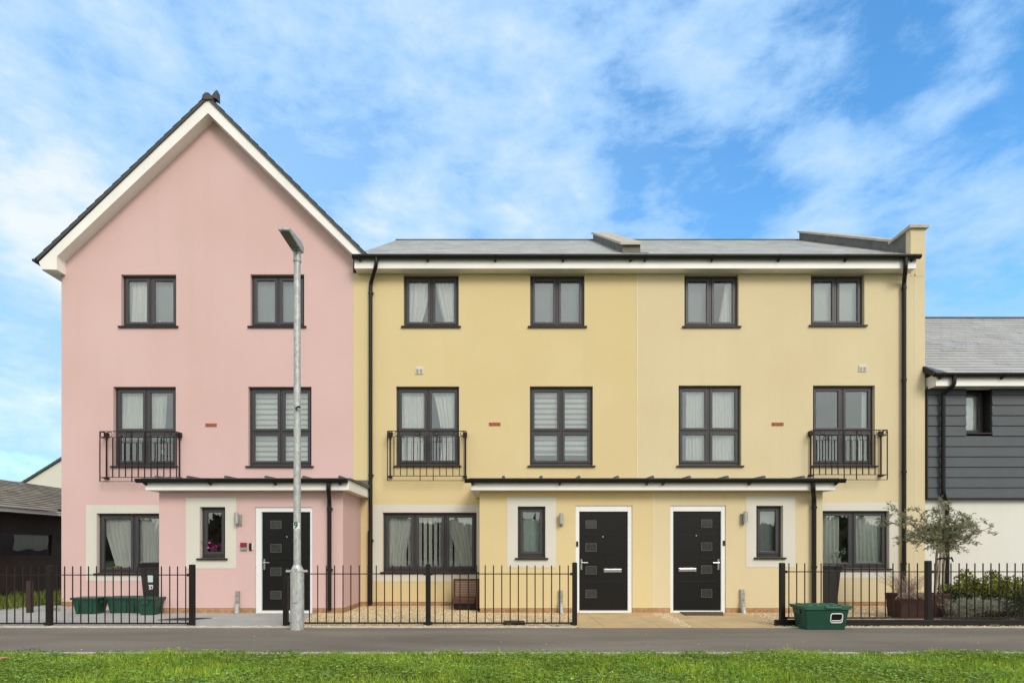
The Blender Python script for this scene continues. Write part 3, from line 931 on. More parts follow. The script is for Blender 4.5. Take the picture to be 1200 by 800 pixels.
# =================================================================== YELLOW HOUSES
def yellow_house(name, label, mat, x0, x1, sf, ff, gf, gf_cols, gf_sur, pw, pw_sur, pd, leaf, porch, rolls, gut, fas):
    h = thing(name, label, 'house', ((x0 + x1) / 2, YW, 0), 'attached terrace houses')
    p0, p1, left, right = porch
    mb = MB()
    wall_with_openings(mb, x0, x1, .10, zFb + .02, YW, sf + ff + [gf, ((p0 + p1) / 2 - .8, (p0 + p1) / 2 + .8, .1, 2.2)])
    sides(mb, x0, x1, zFb + .02); mb.build('wall', mat, h)
    room(h, x0 + .3, x1 - .3, FLOORS)
    pl = MB()
    if left: pl.box(x0 + (.012 if x0 < 0 else .001), p0 + .2, YW + .012, YW + .25, -.1, .0995)
    if right: pl.box(p1 - .2, x1 - .012, YW + .012, YW + .25, -.1, .0995)
    pl.build('plinth', M['brick'], h)
    for r in sf: window(h, r, YW, handles=(name == 'terraced_house' and False))
    for r in ff: window(h, r, YW, split=.435)
    window(h, gf, YW, cols=gf_cols); surround(h, gf_sur, gf, YW)
    porch_shell(h, mat, p0, p1, [pw], Z(572, YP), [pd], left, right)
    window(h, pw, YP, cols=1, glass='glass'); surround(h, pw_sur, pw, YP)
    porch_roof(h, fas[0], fas[1], gut[0], gut[1], left, right, rolls)
    # fascia, soffit and roof
    f0, f1 = X(415.3, YE) if x0 < 0 else x_yy, x_yy if x0 < 0 else X(1073.7, YE)
    fb = MB(); fb.box(f0, f1, YE, YE + .022, zFb, Z(299.5, YE)); fb.build('fascia', M['white'], h)
    sb = MB(); sb.box(f0, f1, YE + .0225, YW + .02, zFb + .006, zFb + .018); sb.build('soffit', M['white'], h)
    U = Vector((0, ridgeY - YE, z_ridge - z_eave)); lu = U.length + .06
    r = MB()
    r0, r1 = f0 - .03 if x0 < 0 else x_yy, x_yy if x0 < 0 else x_rr - .32
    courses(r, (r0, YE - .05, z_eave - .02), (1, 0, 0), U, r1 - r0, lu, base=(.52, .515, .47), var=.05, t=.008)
    top = Vector((r0, YE - .05, z_eave - .02)) + U.normalized() * lu
    Ub = Vector((0, YG + .2 - top.y, -(YG + .2 - top.y) * U.z / U.y))
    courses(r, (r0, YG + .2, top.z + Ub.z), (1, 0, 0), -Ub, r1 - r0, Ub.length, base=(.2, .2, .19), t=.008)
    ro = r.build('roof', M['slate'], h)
    rt = MB(); xx = r0
    while xx < r1 - .01:
        xe = min(xx + .45, r1); rt.prism([(top.y - .14, top.z - .09), (top.y - .10, top.z - .015), (top.y, top.z + .03), (top.y + .10, top.z - .015), (top.y + .14, top.z - .09)], 'x', xx, xe - .004); xx = xe
    rt.build('ridge_tile', M['tilegrey'], ro)
    return h, top


slope = (z_ridge - z_eave) / (ridgeY - YE)
def zroof(Y): return z_eave + (Y - YE) * slope


rY = dict(
    sf=[rect_px(473, 537.5, 321.9, 382, YW), rect_px(621.3, 685, 321.9, 382, YW)],
    ff=[rect_px(464.2, 538, 452.6, 545, YW), rect_px(620.9, 694.8, 452.4, 545, YW)],
    gf=rect_px(448.5, 558.6, 600, 669.5, YW), gf_cols=3, gf_sur=(X(437, YW), X(566, YW), Z(681, YW), Z(591, YW)),
    pw=rect_px(606.6, 639.2, 592.8, 653, YP), pw_sur=rect_px(594.2, 651.7, 582.5, 664.5, YP),
    pd=rect_px(674.5, 741, 592, 718, YP), leaf=rect_px(679, 736, 599, 715, YP),
    porch=(X(562, YP), X(766, YP), True, False), rolls=(590, 634, 678, 723, 764), gut=(X(545.5, YC), X(766, YC)), fas=(X(552, YC), X(766, YC)))
yel, ytop = yellow_house('terraced_house', 'yellow rendered house between the pink gable and the peach end house', M['yellow'], x_pr, x_yy, **rY)
rP = dict(
    sf=[rect_px(802, 865.5, 322, 382, YW), rect_px(950.3, 1013, 322, 380.8, YW)],
    ff=[rect_px(795.2, 868.7, 451.5, 545, YW), rect_px(952.7, 1025.3, 451.5, 545, YW)],
    gf=rect_px(960, 1042, 598, 665.5, YW), gf_cols=2, gf_sur=(X(945, YW), X(1052, YW), Z(677, YW), Z(588.8, YW)),
    pw=rect_px(886.2, 917.5, 592, 652.5, YP), pw_sur=rect_px(874.2, 931.8, 581.3, 664.3, YP),
    pd=rect_px(785.5, 850.5, 592, 718, YP), leaf=rect_px(789.3, 845.6, 598.8, 715, YP),
    porch=(X(766, YP), X(964, YP), False, True), rolls=(807, 851, 894, 940), gut=(X(766, YC) + .03, X(987, YC)), fas=(X(766, YC), X(979, YC)))
pea, ptop = yellow_house('terraced_house', 'pale peach end house with stepped roof parapet beside grey cladding', M['peach'], x_yy, x_rr, **rP)

# doors
door(yel, rY['pd'], rY['leaf'], YP, [(X(693, YP), Z(y, YP)) for y in (614, 641, 667.8, 695.5)], .25, -1, (X(708, YP), X(729, YP), Z(668.2, YP)), (X(676.6, YP), Z(637, YP)), (X(707, YP), Z(628.5, YP)))
door(pea, rP['pd'], rP['leaf'], YP, [(X(829, YP), Z(y, YP)) for y in (613, 640, 667, 695)], .25, 1, (X(796, YP), X(817, YP), Z(667.3, YP)), (X(848.6, YP), Z(636, YP)), (X(817, YP), Z(627, YP)))
wall_lamp(yel, X(657.2, YP), Z(615.5, YP), Z(602, YP), YP, .3)
wall_lamp(pea, X(871.5, YP), Z(613.5, YP), Z(600, YP), YP, -1)
cable_guard(yel, X(654, YP), X(659.7, YP), Z(691, YP), Z(707, YP), YP)
cable_guard(pea, X(866, YP), X(872, YP), Z(690, YP), Z(706, YP), YP)
balcony(yel, X(500, YW - .2), .85, Z(504.5, YW - .2), Z(511, YW - .2), Z(557, YW - .2), Z(562.5, YW - .2))
balcony(pea, X(996.5, YW - .2), .80, Z(503.2, YW - .2), Z(509, YW - .2), Z(555.5, YW - .2), Z(561.5, YW - .2))
for h, a, b, c, d in ((yel, 573, 586.5, 495, 498.6), (pea, 904.3, 918, 495, 498.6)):
    v = MB(); v.box(X(a, YW), X(b, YW), YW - .012, YW + .01, Z(d, YW), Z(c, YW)); v.build('cavity_vent', M['terracotta'], h)
for h, a, b, c, d in ((yel, 486.7, 496, 430, 439), (pea, 1005.8, 1015, 427.5, 436)):
    v = MB(); v.box(X(a, YW), X(b, YW), YW - .018, YW - .001, Z(d, YW) + .01, Z(c, YW)); o = v.build('extractor_vent', M['cream'], h, bevel=.008)
    g = MB()
    for k in range(2):
        q = (X(a, YW) + X(b, YW)) / 2 + (-.04 + .08 * k); g.box(q - .028, q + .028, YW - .021, YW - .0181, Z(d, YW) + .03, Z(c, YW) - .05)
    g.build('vent_grille', M['cable'], o)
# bead between the two yellow fronts, roof upstand, end parapet
j = MB(); j.box(x_yy - .008, x_yy + .008, YW - .005, YW + .01, .11, zFb); j.build('joint_bead', M['bead'], yel)
j = MB(); j.box(X(766, YP) - .008, X(766, YP) + .008, YP - .005, YP + .01, .11, Z(572, YP)); j.build('joint_bead', M['bead'], yel)


def upstand(house, xa, xb, y0, h, flat=False, coping_over=.05):
    yt = ridgeY
    s = MB()
    prof = [(y0, zroof(y0) - .15), (y0, zroof(y0) + h), (yt, zroof(yt) + h), (yt, zroof(yt) - .3)]
    s.prism(prof, 'x', xa, xb); s.build('parapet', M['lead'], house)
    c = MB(); n = 7
    for k in range(n):
        a = y0 - .06 + (yt - y0 + .08) * k / n; b = y0 - .06 + (yt - y0 + .08) * (k + 1) / n - .012
        c.prism([(a, zroof(a) + h + .002), (a, zroof(a) + h + .055), (b, zroof(b) + h + .055), (b, zroof(b) + h + .002)], 'x', xa - coping_over, xb + coping_over)
    c.build('coping', M['coping'], house)


upstand(yel, X(731, 12.9) - .02, X(751, 12.9), 12.95, .20)
f = MB(); a_, b_ = X(731, 12.9) - .06, X(751, 12.9) + .16
f.prism([(12.72, zroof(12.72) + .012), (12.72, zroof(12.72) + .02), (12.949, zroof(12.949) + .02), (12.949, zroof(12.949) + .012)], 'x', a_, b_); f.build('lead_flashing', M['lead'], yel)
xk0, xk1 = x_rr - .32, x_rr
upstand(pea, xk0, xk1 - .02, 13.12, .24)
k = MB(); zk = Z(267, 12.46)
k.box(xk0 + .003, xk1, YW - .004, 13.115, zFb - .05, zk); k.build('kneeler', M['peach'], pea)
k = MB(); k.box(xk0 - .004, xk0 + .0025, YW + .15, 13.1, zroof(12.6) - .1, zk - .001); k.build('lead_flashing', M['lead'], pea)
k = MB(); k.box(xk0 - .06, xk1 + .05, YW - .06, 13.14, zk + .001, zk + .06); k.build('coping', M['coping'], pea)
k = MB(); k.box(X(1071.5, YW), X(1072.5, YW), YW - .004, YW + .01, .12, zFb); k.build('joint_bead', M['cream'], pea)
# gutters run over each house; one downpipe at either end
gz = Z(298.7, YE - .08)
gutter(yel, X(413.5, YE - .07), X(747, YE - .07), YE - .065, gz, .058)
gutter(pea, X(747, YE - .07) + .028, X(1078, YE - .07), YE - .065, gz, .058)
xd, yd = X(434.3, YW - .06), YW - .06
zj = Z(622.5, YW)
downpipe(yel, [(X(441, YE - .06), YE - .065, gz - .05), (X(441, YE - .06), YE - .065, Z(312, YE)), (xd, yd, Z(334, YW)), (xd, yd, zj)], .042, [(xd, yd, Z(345, YW)), (xd, yd, Z(557, YW))])
downpipe(yel, [(xd - .01, yd, zj + .015), (xd - .01, yd, .05)], .052, [(xd, yd, Z(633, YW))])
xd = X(1059.5, YW - .06)
downpipe(pea, [(X(1061, YE - .06), YE - .065, gz - .05), (X(1061, YE - .06), YE - .065, Z(316, YE)), (xd, yd, Z(332, YW)), (xd, yd, .05)], .042, [(xd, yd, Z(339, YW)), (xd, yd, Z(446, YW)), (xd, yd, Z(553, YW)), (xd, yd, Z(660, YW))])
xd = X(954, YP - .06); yd = YP - .06
downpipe(pea, [(X(953, YC - .06), YC - .06, zPT + .13), (X(953, YC - .06), YC - .06, zPT - .02), (xd, yd, zPT - .16), (xd, yd, .05)], .042, [(xd, yd, Z(594.5, YP)), (xd, yd, Z(664, YP))])

# =================================================================== GREY CLAD NEIGHBOUR
nb = thing('clad_house', 'white rendered house with grey boarded upper storey and slate roof', 'house', (12, YW, 0), 'attached terrace houses')
nx0, nx1 = x_rr + .002, 17.5
nw = (X(1131.5, YW), X(1162, YW), Z(507, YW), Z(454, YW))
YN = YW + .08
zc = Z(583, YW); zn_f = Z(452, YE)
m_ = MB(); wall_with_openings(m_, nx0, nx1, .0, zc + .03, YN, [], .3); m_.face([(nx1, YN, 0), (nx1, YG, 0), (nx1, YG, zn_f), (nx1, YN, zn_f)]); m_.face([(nx0, YG, 0), (nx1, YG, 0), (nx1, YG, zn_f), (nx0, YG, zn_f)])
m_.build('wall', M['pale'], nb)
cl = MB()   # overlapping boards with the window left out
zz = zc; bh = .226
xc0 = X(1086.5, YW)
while zz < zn_f + .05:
    z2 = min(zz + bh, zn_f + .06)
    segs = [(xc0, nx1)] if (z2 <= nw[2] - .03 or zz >= nw[3]) else [(xc0, nw[0]), (nw[1], nx1)]
    for a, b in segs: cl.prism([(YW - .028, zz), (YW - .028, zz + .004), (YW - .006, z2 - .001), (YW + .03, z2 - .001), (YW + .03, zz)], 'x', a, b)
    zz = z2
cl.build('cladding', M['cladding'], nb)
tr = MB(); tr.box(xc0 - .03, xc0 - .001, YW - .034, YN, zc - .02, zn_f); tr.box(xc0, nx1, YW - .032, YN - .001, zc - .03, zc - .002); tr.build('corner_trim', M['sill'], nb)
tr = MB(); dpt = .24
tr.box(nw[0] - .02, nw[0], YW + .031, YW + .34, nw[2], nw[3]); tr.box(nw[1], nw[1] + .02, YW + .031, YW + .34, nw[2], nw[3]); tr.box(nw[0], nw[1], YW - .03, YW + .34, nw[2] - .03, nw[2] - .001); tr.box(nw[0], nw[1], YW + .0, YW + .34, nw[3], nw[3] + .02)
tr.build('window_reveal', M['sill'], nb)
m_ = MB(); wall_with_openings(m_, nx0, nx1, zc + .031, zn_f, YW + .341, [nw], .1); m_.build('inner_wall', M['room'], nb)
window(nb, nw, YW + .14, cols=1, sill=False)
roller('pale roller blind half lowered in the grey boarded wall window', nw[0] + .02, nw[1] - .02, nw[2] + .05, nw[3], YW + .27, 'blind')
room(nb, nx0 + .2, nx1 - .2, (.0, 2.3))
f0 = X(1097, YE) ; zfa = Z(438, YE)
fb = MB(); fb.box(f0, nx1, YE, YE + .022, zn_f, zfa); fb.box(f0, f0 + .022, YE + .0225, YW + .06, zn_f, zfa); fb.build('fascia', M['white'], nb)
sb = MB(); sb.box(f0 + .0225, nx1, YE + .0225, YW + .08, zn_f + .006, zn_f + .018); sb.build('soffit', M['white'], nb)
zr2 = Z(373, ridgeY); U = Vector((0, ridgeY - YE, zr2 - zfa)); r = MB()
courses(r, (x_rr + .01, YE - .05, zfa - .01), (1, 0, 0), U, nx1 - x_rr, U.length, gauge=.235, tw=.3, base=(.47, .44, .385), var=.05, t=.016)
top = Vector((x_rr, YE - .05, zfa - .01)) + U
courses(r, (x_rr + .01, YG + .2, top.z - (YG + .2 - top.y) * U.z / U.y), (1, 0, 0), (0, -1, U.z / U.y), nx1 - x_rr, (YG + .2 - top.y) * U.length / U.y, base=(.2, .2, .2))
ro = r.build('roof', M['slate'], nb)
rt = MB(); rt.prism([(top.y - .14, top.z - .07), (top.y, top.z + .04), (top.y + .14, top.z - .07)], 'x', x_rr + .01, nx1); rt.build('ridge_tile', M['tilegrey'], ro)
vg = MB(); vx = X(1097, YE - .02) - .04
for (a, b) in ((0, 1.05),):
    p0 = Vector((vx, YE - .07, zfa + .01)); d = U.normalized()
    q = p0 + d * .62
    vg.prism([(p0.y, p0.z - .09), (p0.y, p0.z + .02), (q.y, q.z + .03), (q.y, q.z - .1)], 'x', vx - .05, vx - .002)
vg.build('verge_trim', M['black'], nb)
fl = MB(); o0 = Vector((vx, YE - .04, zfa + .02)); d = U.normalized()
fl.face([o0, o0 + Vector((.28, 0, 0)), o0 + Vector((.02, 0, 0)) + d * .75, o0 + d * .75]); fl.build('lead_flashing', M['leadgreen'], nb)
gutter(nb, X(1096, YE - .07), nx1, YE - .065, Z(437, YE - .08), .058)
xq = X(1105.5, YW - .09); yq = YW - .09
downpipe(nb, [(X(1118, YE - .06), YE - .065, Z(440, YE)), (X(1118, YE - .06), YE - .065, Z(452, YE)), (xq, yq, Z(462, YW)), (xq, yq, Z(578, YW)), (X(1110, YN - .06), YN - .06, Z(592, YN)), (X(1110, YN - .06), YN - .06, .02)], .042)

# =================================================================== DISTANT AND SIDE BUILDINGS
ob = thing('outbuilding', 'low dark brown outbuilding with grey tiled roof beside the pink house', 'outbuilding', (-14, 15, 0))
ex, wxl = -11.9, -12.55
zo = 2.18
wn = (14.1, 15.85, 1.03, 1.72)   # window: y0, y1, z0, z1
m_ = MB(); Y0, Y1 = 10.4, 20.
for (a, b, c, d) in ((Y0, wn[0], 0, zo), (wn[1], Y1, 0, zo), (wn[0], wn[1], 0, wn[2]), (wn[0], wn[1], wn[3], zo)): m_.box(wxl - .12, wxl, a, b, c, d)
m_.box(-16.5, wxl - .121, Y0, Y0 + .12, 0, zo); m_.box(-16.5, wxl - .121, Y1 - .12, Y1, 0, zo); m_.box(-16.62, -16.501, Y0, Y1, 0, zo)
m_.prism([(-16.5, zo), (wxl, zo), (-14.55, zo + .80)], 'y', Y0, Y0 + .1)
m_.build('wall', M['darkwood'], ob)
fr = MB()
for (a, b, c, d) in ((wn[0], wn[0] + .06, wn[2], wn[3]), (wn[1] - .06, wn[1], wn[2], wn[3]), (wn[0] + .06, wn[1] - .06, wn[2], wn[2] + .06), (wn[0] + .06, wn[1] - .06, wn[3] - .06, wn[3])): fr.box(wxl - .08, wxl + .02, a, b, c, d)
w_ = fr.build('window', M['darkwood'], ob)
g = MB(); g.face([(wxl - .03, wn[0] + .06, wn[2] + .06), (wxl - .03, wn[1] - .06, wn[2] + .06), (wxl - .03, wn[1] - .06, wn[3] - .06), (wxl - .03, wn[0] + .06, wn[3] - .06)]); g.build('pane', M['clear'], w_)
r = MB(); U = Vector((-2.75, 0, .97))
courses(r, (ex + .05, Y0 - .3, zo + .14), (0, 1, 0), U, Y1 - Y0 + .6, U.length, gauge=.2, tw=.33, base=(.30, .265, .205), var=.12, t=.022)
courses(r, (ex + .05 - 5.5, Y0 - .3, zo + .14), (0, 1, 0), Vector((2.75, 0, .97)), Y1 - Y0 + .6, U.length, gauge=.2, tw=.33, base=(.30, .265, .205), var=.12, t=.022)
r.build('roof', M['tile'], ob)
f = MB(); f.box(ex - .02, ex, Y0 - .25, Y1, zo - .02, zo + .07); f.build('fascia', M['white'], ob)
gm = MB(); gm.prism([(ex + .002, zo + .13), (ex + .01, zo + .09), (ex + .05, zo + .07), (ex + .09, zo + .09), (ex + .1, zo + .13)], 'y', Y0 - .3, 15.05); gm.build('gutter', M['whitepaint'], ob)
f = MB(); f.box(wxl - .1, ex - .0205, Y0 - .25, Y1, zo + .001, zo + .02); f.build('soffit', M['olivesoffit'], ob)
pp = MB(); pp.box(X(32.5, 11.2), X(37.5, 11.2), 11.16, 11.24, 0, Z(680, 11.2)); o_ = pp.build('timber_post', M['darkwood']); tag(o_, 'short dark timber post in the grass beside the outbuilding', 'post')
# mint curtain inside the outbuilding window
v = []; f_ = []; nx, nz = 40, 6
for jz in range(nz + 1):
    for ix in range(nx + 1):
        s = ix / nx; t = jz / nz
        v.append((wxl - .052 + .008 * math.sin(s * 40) - .008 * math.sin(s * 9), 14.62 + 1.1 * s + .02 * math.sin(5 * t), 1.64 - .40 * t * (1 + .06 * math.sin(s * 11))))
for jz in range(nz):
    for ix in range(nx):
        k = jz * (nx + 1) + ix; f_.append((k, k + 1, k + nx + 2, k + nx + 1))
m_ = MB(); m_.v = v; m_.f = f_; m_.c = [None] * len(f_); o_ = m_.build('curtain', M['mint']); o_.data.polygons.foreach_set('use_smooth', [True] * len(f_))
tag(o_, 'short mint green curtain in the dark outbuilding window', 'curtain')


def far_house(label, x0, x1, y0, y1, ze, zr, wall, roofc, hip=0.):
    h = thing('house', label, 'house', ((x0 + x1) / 2, y0, 0))
    m_ = MB(); xm = (x0 + x1) / 2
    if hip: m_.box(x0, x1, y0, y1, 0, ze)
    else: m_.prism([(x0, 0), (x1, 0), (x1, ze), (xm, zr), (x0, ze)], 'y', y0, y1)
    m_.build('wall', M[wall], h)
    r = MB(); c = roofc
    if hip:
        a, b = x0 - .3, x1 + .3; ym = (y0 + y1) / 2
        r.face([(a, y0 - .3, ze), (b, y0 - .3, ze), (b - hip, ym, zr), (a + hip, ym, zr)], c); r.face([(b, y1 + .3, ze), (a, y1 + .3, ze), (a + hip, ym, zr), (b - hip, ym, zr)], c)
        r.face([(b, y0 - .3, ze), (b, y1 + .3, ze), (b - hip, ym, zr)], c); r.face([(a, y1 + .3, ze), (a, y0 - .3, ze), (a + hip, ym, zr)], c)
        r.face([(a, y0 - .3, ze - .02), (a, y1 + .3, ze - .02), (b, y1 + .3, ze - .02), (b, y0 - .3, ze - .02)], c)
    else:
        U = Vector((xm - x0, 0, zr - ze)); k = .12
        for s, xx in ((1, x0), (-1, x1)):
            courses(r, (xx - s * .2, y0 - .12, ze - .2 * U.z / U.x + k), (0, 1, 0), (s * U.x, 0, U.z), y1 - y0 + .24, U.length + .24, base=c, thick=.08)
    r.build('roof', M['slate'], h)
    wn = MB(); wn.box(x0 + (x1 - x0) * .6, x0 + (x1 - x0) * .75, y0 - .02, y0 + .05, ze * .4, ze * .65); wn.build('window', M['anthracite'], h)


far_house('cream house with a plain gable rising behind the dark outbuilding roof', X(24, 30), X(24, 30) + 7.4, 30, 40, Z(569, 30), Z(569, 30) + 2.3, 'zinc', (.14, .14, .14))
far_house('far house with pale grey hipped roof behind the outbuilding ridge', X(-150, 46), X(28, 46), 46, 55, Z(566, 46), Z(555.5, 46), 'pale', (.34, .34, .36), 2.0)

# =================================================================== GROUND
def sheet(name, pts, z, mat, thick=0.):
    m_ = MB()
    if thick: m_.prism(pts, 'z', z - thick, z)
    else: m_.face([(x, y, z) for x, y in pts])
    return struct(m_.build(name, mat))


sheet('ground', [(-700, -700), (700, -700), (700, 900), (-700, 900)], -.07, M['meadow'])
yA = CH * F / (735.3 - HY); yB = CH * F / (764.5 - HY)
sheet('footpath', [(-40, yB), (40, yB), (40, yA), (-40, yA)], 0, M['asphalt'], .06)
lawn = sheet('lawn', [(-40, -12), (40, -12), (40, yB - .061), (-40, yB - .061)], -.004, M['soil'], .06)


def kerb_run(name, y0, y1, z, x0, x1):
    m_ = MB(); x = x0
    while x < x1:
        w = .914; m_.box(x, min(x + w - .006, x1), y0, y1, -.06, z + random.uniform(-.002, .002)); x += w
    return struct(m_.build(name, M['kerb'], bevel=.004))


kerb_run('edging_kerb', yB - .06, yB - .001, .012, -14, 14)
kerb_run('edging_kerb', yA + .001, yA + .055, .014, -14, X(676, yA))
kerb_run('edging_kerb', yA + .001, yA + .055, .010, X(905, yA), 14)
xc = X(342, 9.2); xg = X(676, 9.2); xpv = X(905, 9.2)
y_in = yA + .056
sheet('concrete_path', [(X(-140, 9.2), y_in), (xc, y_in), (X(368, YP), YP + .3), (X(368, YP), YW + .2), (x_pl - .6, YW + .2), (x_pl - .9, 11.0), (-11.6, 10.35), (-17, 9.9)], .004, M['concrete'], .06)
sheet('gravel_bed', [(xc, y_in), (xg, y_in), (X(674, YP), YP + .3), (X(674, YP), YW + .2), (X(368, YP), YW + .2), (X(368, YP), YP + .3)], .0, M['gravel'], .06)
sheet('gravel_bed', [(xpv, y_in), (x_rr + .2, y_in), (x_rr + .2, YW + .2), (X(851, YP), YW + .2), (X(851, YP), YP + .3)], .0, M['gravel'], .06)
wedge = [(X(806, yA), yA + .005), (X(812, yA), yA + .005), (X(782, YP), YP + .1), (X(752, YP), YP + .1)]
sheet('paving', [(xg + .001, yA + .002), (X(803, yA), yA + .002), (X(760, YP), YP + .3), (X(674, YP) + .001, YP + .3)], .012, M['paving'], .07)
sheet('paving', [(X(812, yA), yA + .002), (xpv - .001, yA + .002), (X(852, YP) + .45, YP + .3), (X(784, YP), YP + .3)], .012, M['paving'], .07)
sheet('gravel_strip', [(X(803, yA) + .001, yA + .002), (X(812, yA) - .001, yA + .002), (X(784, YP) - .001, YP + .3), (X(760, YP) + .001, YP + .3)], .006, M['gravel'], .06)
sheet('planting_bed', [(x_rr + .201, y_in), (18, y_in), (18, YN + .2), (x_rr + .201, YN + .2)], .004, M['bed'], .06)
sheet('side_lawn', [(-17, 9.92), (-11.62, 10.36), (x_pl - .92, 11.0), (x_pl - .62, YW + .2), (x_pl - .62, 24), (-17, 24)], -.002, M['soil'], .06)


# pebbles loose on the gravel
def pebbles(name, quads, n, z, a, b, size=(.006, .015)):
    P = []
    for q, m_ in quads:
        q = np.array(q); u, w = rng.random((m_, 1)), rng.random((m_, 1))
        P.append((q[0] * (1 - u) + q[1] * u) * (1 - w) + (q[3] * (1 - u) + q[2] * u) * w)
    P = np.concatenate(P); n = len(P)
    s = rng.uniform(*size, (n, 1))
    octa = np.array([[1, 0, 0], [0, 1, 0], [-1, 0, 0], [0, -1, 0], [0, 0, .7], [0, 0, -.7]])
    tri = np.array([[0, 1, 4], [1, 2, 4], [2, 3, 4], [3, 0, 4]])
    ang = rng.uniform(0, 6.28, n); ca, sa = np.cos(ang), np.sin(ang)
    st = rng.uniform(.7, 1.4, (n, 3)) * s
    v = octa[None] * st[:, None, :]
    vx = v[..., 0] * ca[:, None] - v[..., 1] * sa[:, None]; vy = v[..., 0] * sa[:, None] + v[..., 1] * ca[:, None]
    v = np.stack([vx + P[:, :1], vy + P[:, 1:2], v[..., 2] + z + s * .35], -1).reshape(-1, 3)
    f = (np.arange(n)[:, None, None] * 6 + tri[None]).reshape(-1, 3)
    c = np.repeat(palette(n, a, b, .22), 4, 0)
    o = np_mesh(name, v, f, M['stone'], c)
    return o


q1 = [(xc + .05, y_in), (xg, y_in), (X(674, YP), YP), (X(372, YP), YP)]
q2 = [(X(404, YP), YP), (X(560, YP), YP), (X(560, YW), YW), (X(424, YW), YW)]
q3 = [(xpv, y_in), (x_rr + .2, y_in), (x_rr + .2, YP), (X(872, YP), YP)]
q4 = [(X(966, YP), YP), (x_rr + .2, YP), (x_rr + .2, YW), (X(940, YW), YW)]
q5 = [(X(803, yA), yA + .01), (X(812, yA), yA + .01), (X(784, YP), YP), (X(760, YP), YP)]
tag(pebbles('gravel', [(q1, 34000), (q2, 14000), (q3, 15000), (q4, 8000), (q5, 3200)], 0, .002, (.44, .32, .17), (.76, .61, .38)), 'loose honey coloured gravel in the front gardens', 'gravel', kind='stuff')
q6 = [(X(0, 9.1), yA + .06), (X(345, 9.1), yA + .06), (X(345, 9.15), yA + .17), (X(0, 9.15), yA + .17)]
tag(pebbles('gravel', [(q6, 1700)], 0, .006, (.40, .36, .26), (.72, .68, .56), (.005, .013)), 'pale grit scattered along the fence foot on concrete', 'gravel', kind='stuff')


# ------------------------------------------------------------------ grass and clover
def grass(name, label, n, sampler, hmin, hmax, cols, wid=.006):
    P = sampler(n); n = len(P)
    h = rng.uniform(hmin, hmax, n) * P[:, 3]
    ang = rng.uniform(0, 6.28, n); lean = rng.uniform(.1, .75, n) * h
    dx, dy = np.cos(ang), np.sin(ang); a2 = rng.uniform(0, 6.28, n); sx, sy = np.cos(a2) * wid / 2, np.sin(a2) * wid / 2
    b = P[:, :3]
    v = np.empty((n, 6, 3))
    for k, (t, w) in enumerate(((0, 1.), (.55, .8), (1., .12))):
        cx = b[:, 0] + dx * lean * t * t; cy = b[:, 1] + dy * lean * t * t; cz = b[:, 2] + h * t * (1 - .18 * t)
        v[:, 2 * k] = np.stack([cx - sx * w, cy - sy * w, cz], -1); v[:, 2 * k + 1] = np.stack([cx + sx * w, cy + sy * w, cz], -1)
    f = (np.arange(n)[:, None, None] * 6 + np.array([[0, 1, 3, 2], [2, 3, 5, 4]])[None]).reshape(-1, 4)
    c0 = palette(n, *cols, .2); g_ = field(P[:, 0] * .9 + 4, P[:, 1] * .9, 1.5)[:, None]; g2_ = field(P[:, 0] + 9, P[:, 1] * 1.3, 4.5)[:, None]
    c0 = c0 * (.80 + .66 * g_ + .25 * g2_) * (np.array([[.8, .95, 1.]]) + np.array([[.45, .1, -.2]]) * g2_)
    dry = rng.random((n, 1)) < .04; c0 = np.where(dry, np.array([[.36, .30, .12]]), c0)
    c = np.repeat(np.clip(c0, .003, 1), 2, 0)
    o = np_mesh(name, v.reshape(-1, 3), f, M['blade'], c)
    return tag(o, label, 'grass', kind='stuff')


def field(x, y, s):   # cheap smooth noise for clumping
    return .5 + .25 * (np.sin(x * 1.7 * s + 1.3 * np.sin(y * 2.3 * s)) + np.sin(y * 2.9 * s + 1.7 * np.sin(x * 1.1 * s + 2)))


def lawn_sampler(n):
    x = rng.uniform(-10.5, 10.5, n); y = yB - .02 - .13 * np.clip(field(x * 1.9, x * .6, 1.4) + .25 * np.sin(x * 13), 0, 1) - (rng.random(n) ** 1.0) * 2.5
    cl = field(x, y, 1.6); edge = np.clip((yB - .0 - y) / .25, 0, 1)
    h = .35 + .75 * cl + .35 * field(x, y, 5)
    tuft = np.exp(-((x - X(598, yB)) ** 2) / .05) + np.exp(-((x - X(916, yB)) ** 2) / .012) + .7 * np.exp(-((x - X(215, yB)) ** 2) / .02) + .6 * np.exp(-((x - X(518, yB)) ** 2) / .01) + .6 * np.exp(-((x - X(1095, yB)) ** 2) / .03)
    near = np.exp(-((yB - .08 - y) ** 2) / .01)
    h = h * (.55 + .45 * edge) + 1.1 * tuft * near
    keep = rng.random(n) < (.45 + .55 * edge + tuft * near)
    return np.stack([x, y, np.full(n, -.004), h], 1)[keep]


grass('grass', 'bright green lawn grass growing along the footpath', 160000, lawn_sampler, .03, .095, ((.12, .22, .012), (.34, .46, .055)))


def edge_sampler(n):
    """tufts leaning over the edging, with bare gaps"""
    x = rng.uniform(-10.5, 10.5, n); m_ = field(x * 2.2, x * .7 + 3, 1.1) + .35 * np.sin(x * 9)
    keep = m_ > .52; x = x[keep]; y = yB - .05 + rng.normal(0, .035, len(x))
    return np.stack([x, y, np.full(len(x), .0), np.full(len(x), .75)], 1)


grass('grass', 'tufts of grass creeping over the pale path edging', 11500, edge_sampler, .025, .075, ((.05, .14, .012), (.15, .27, .03)))


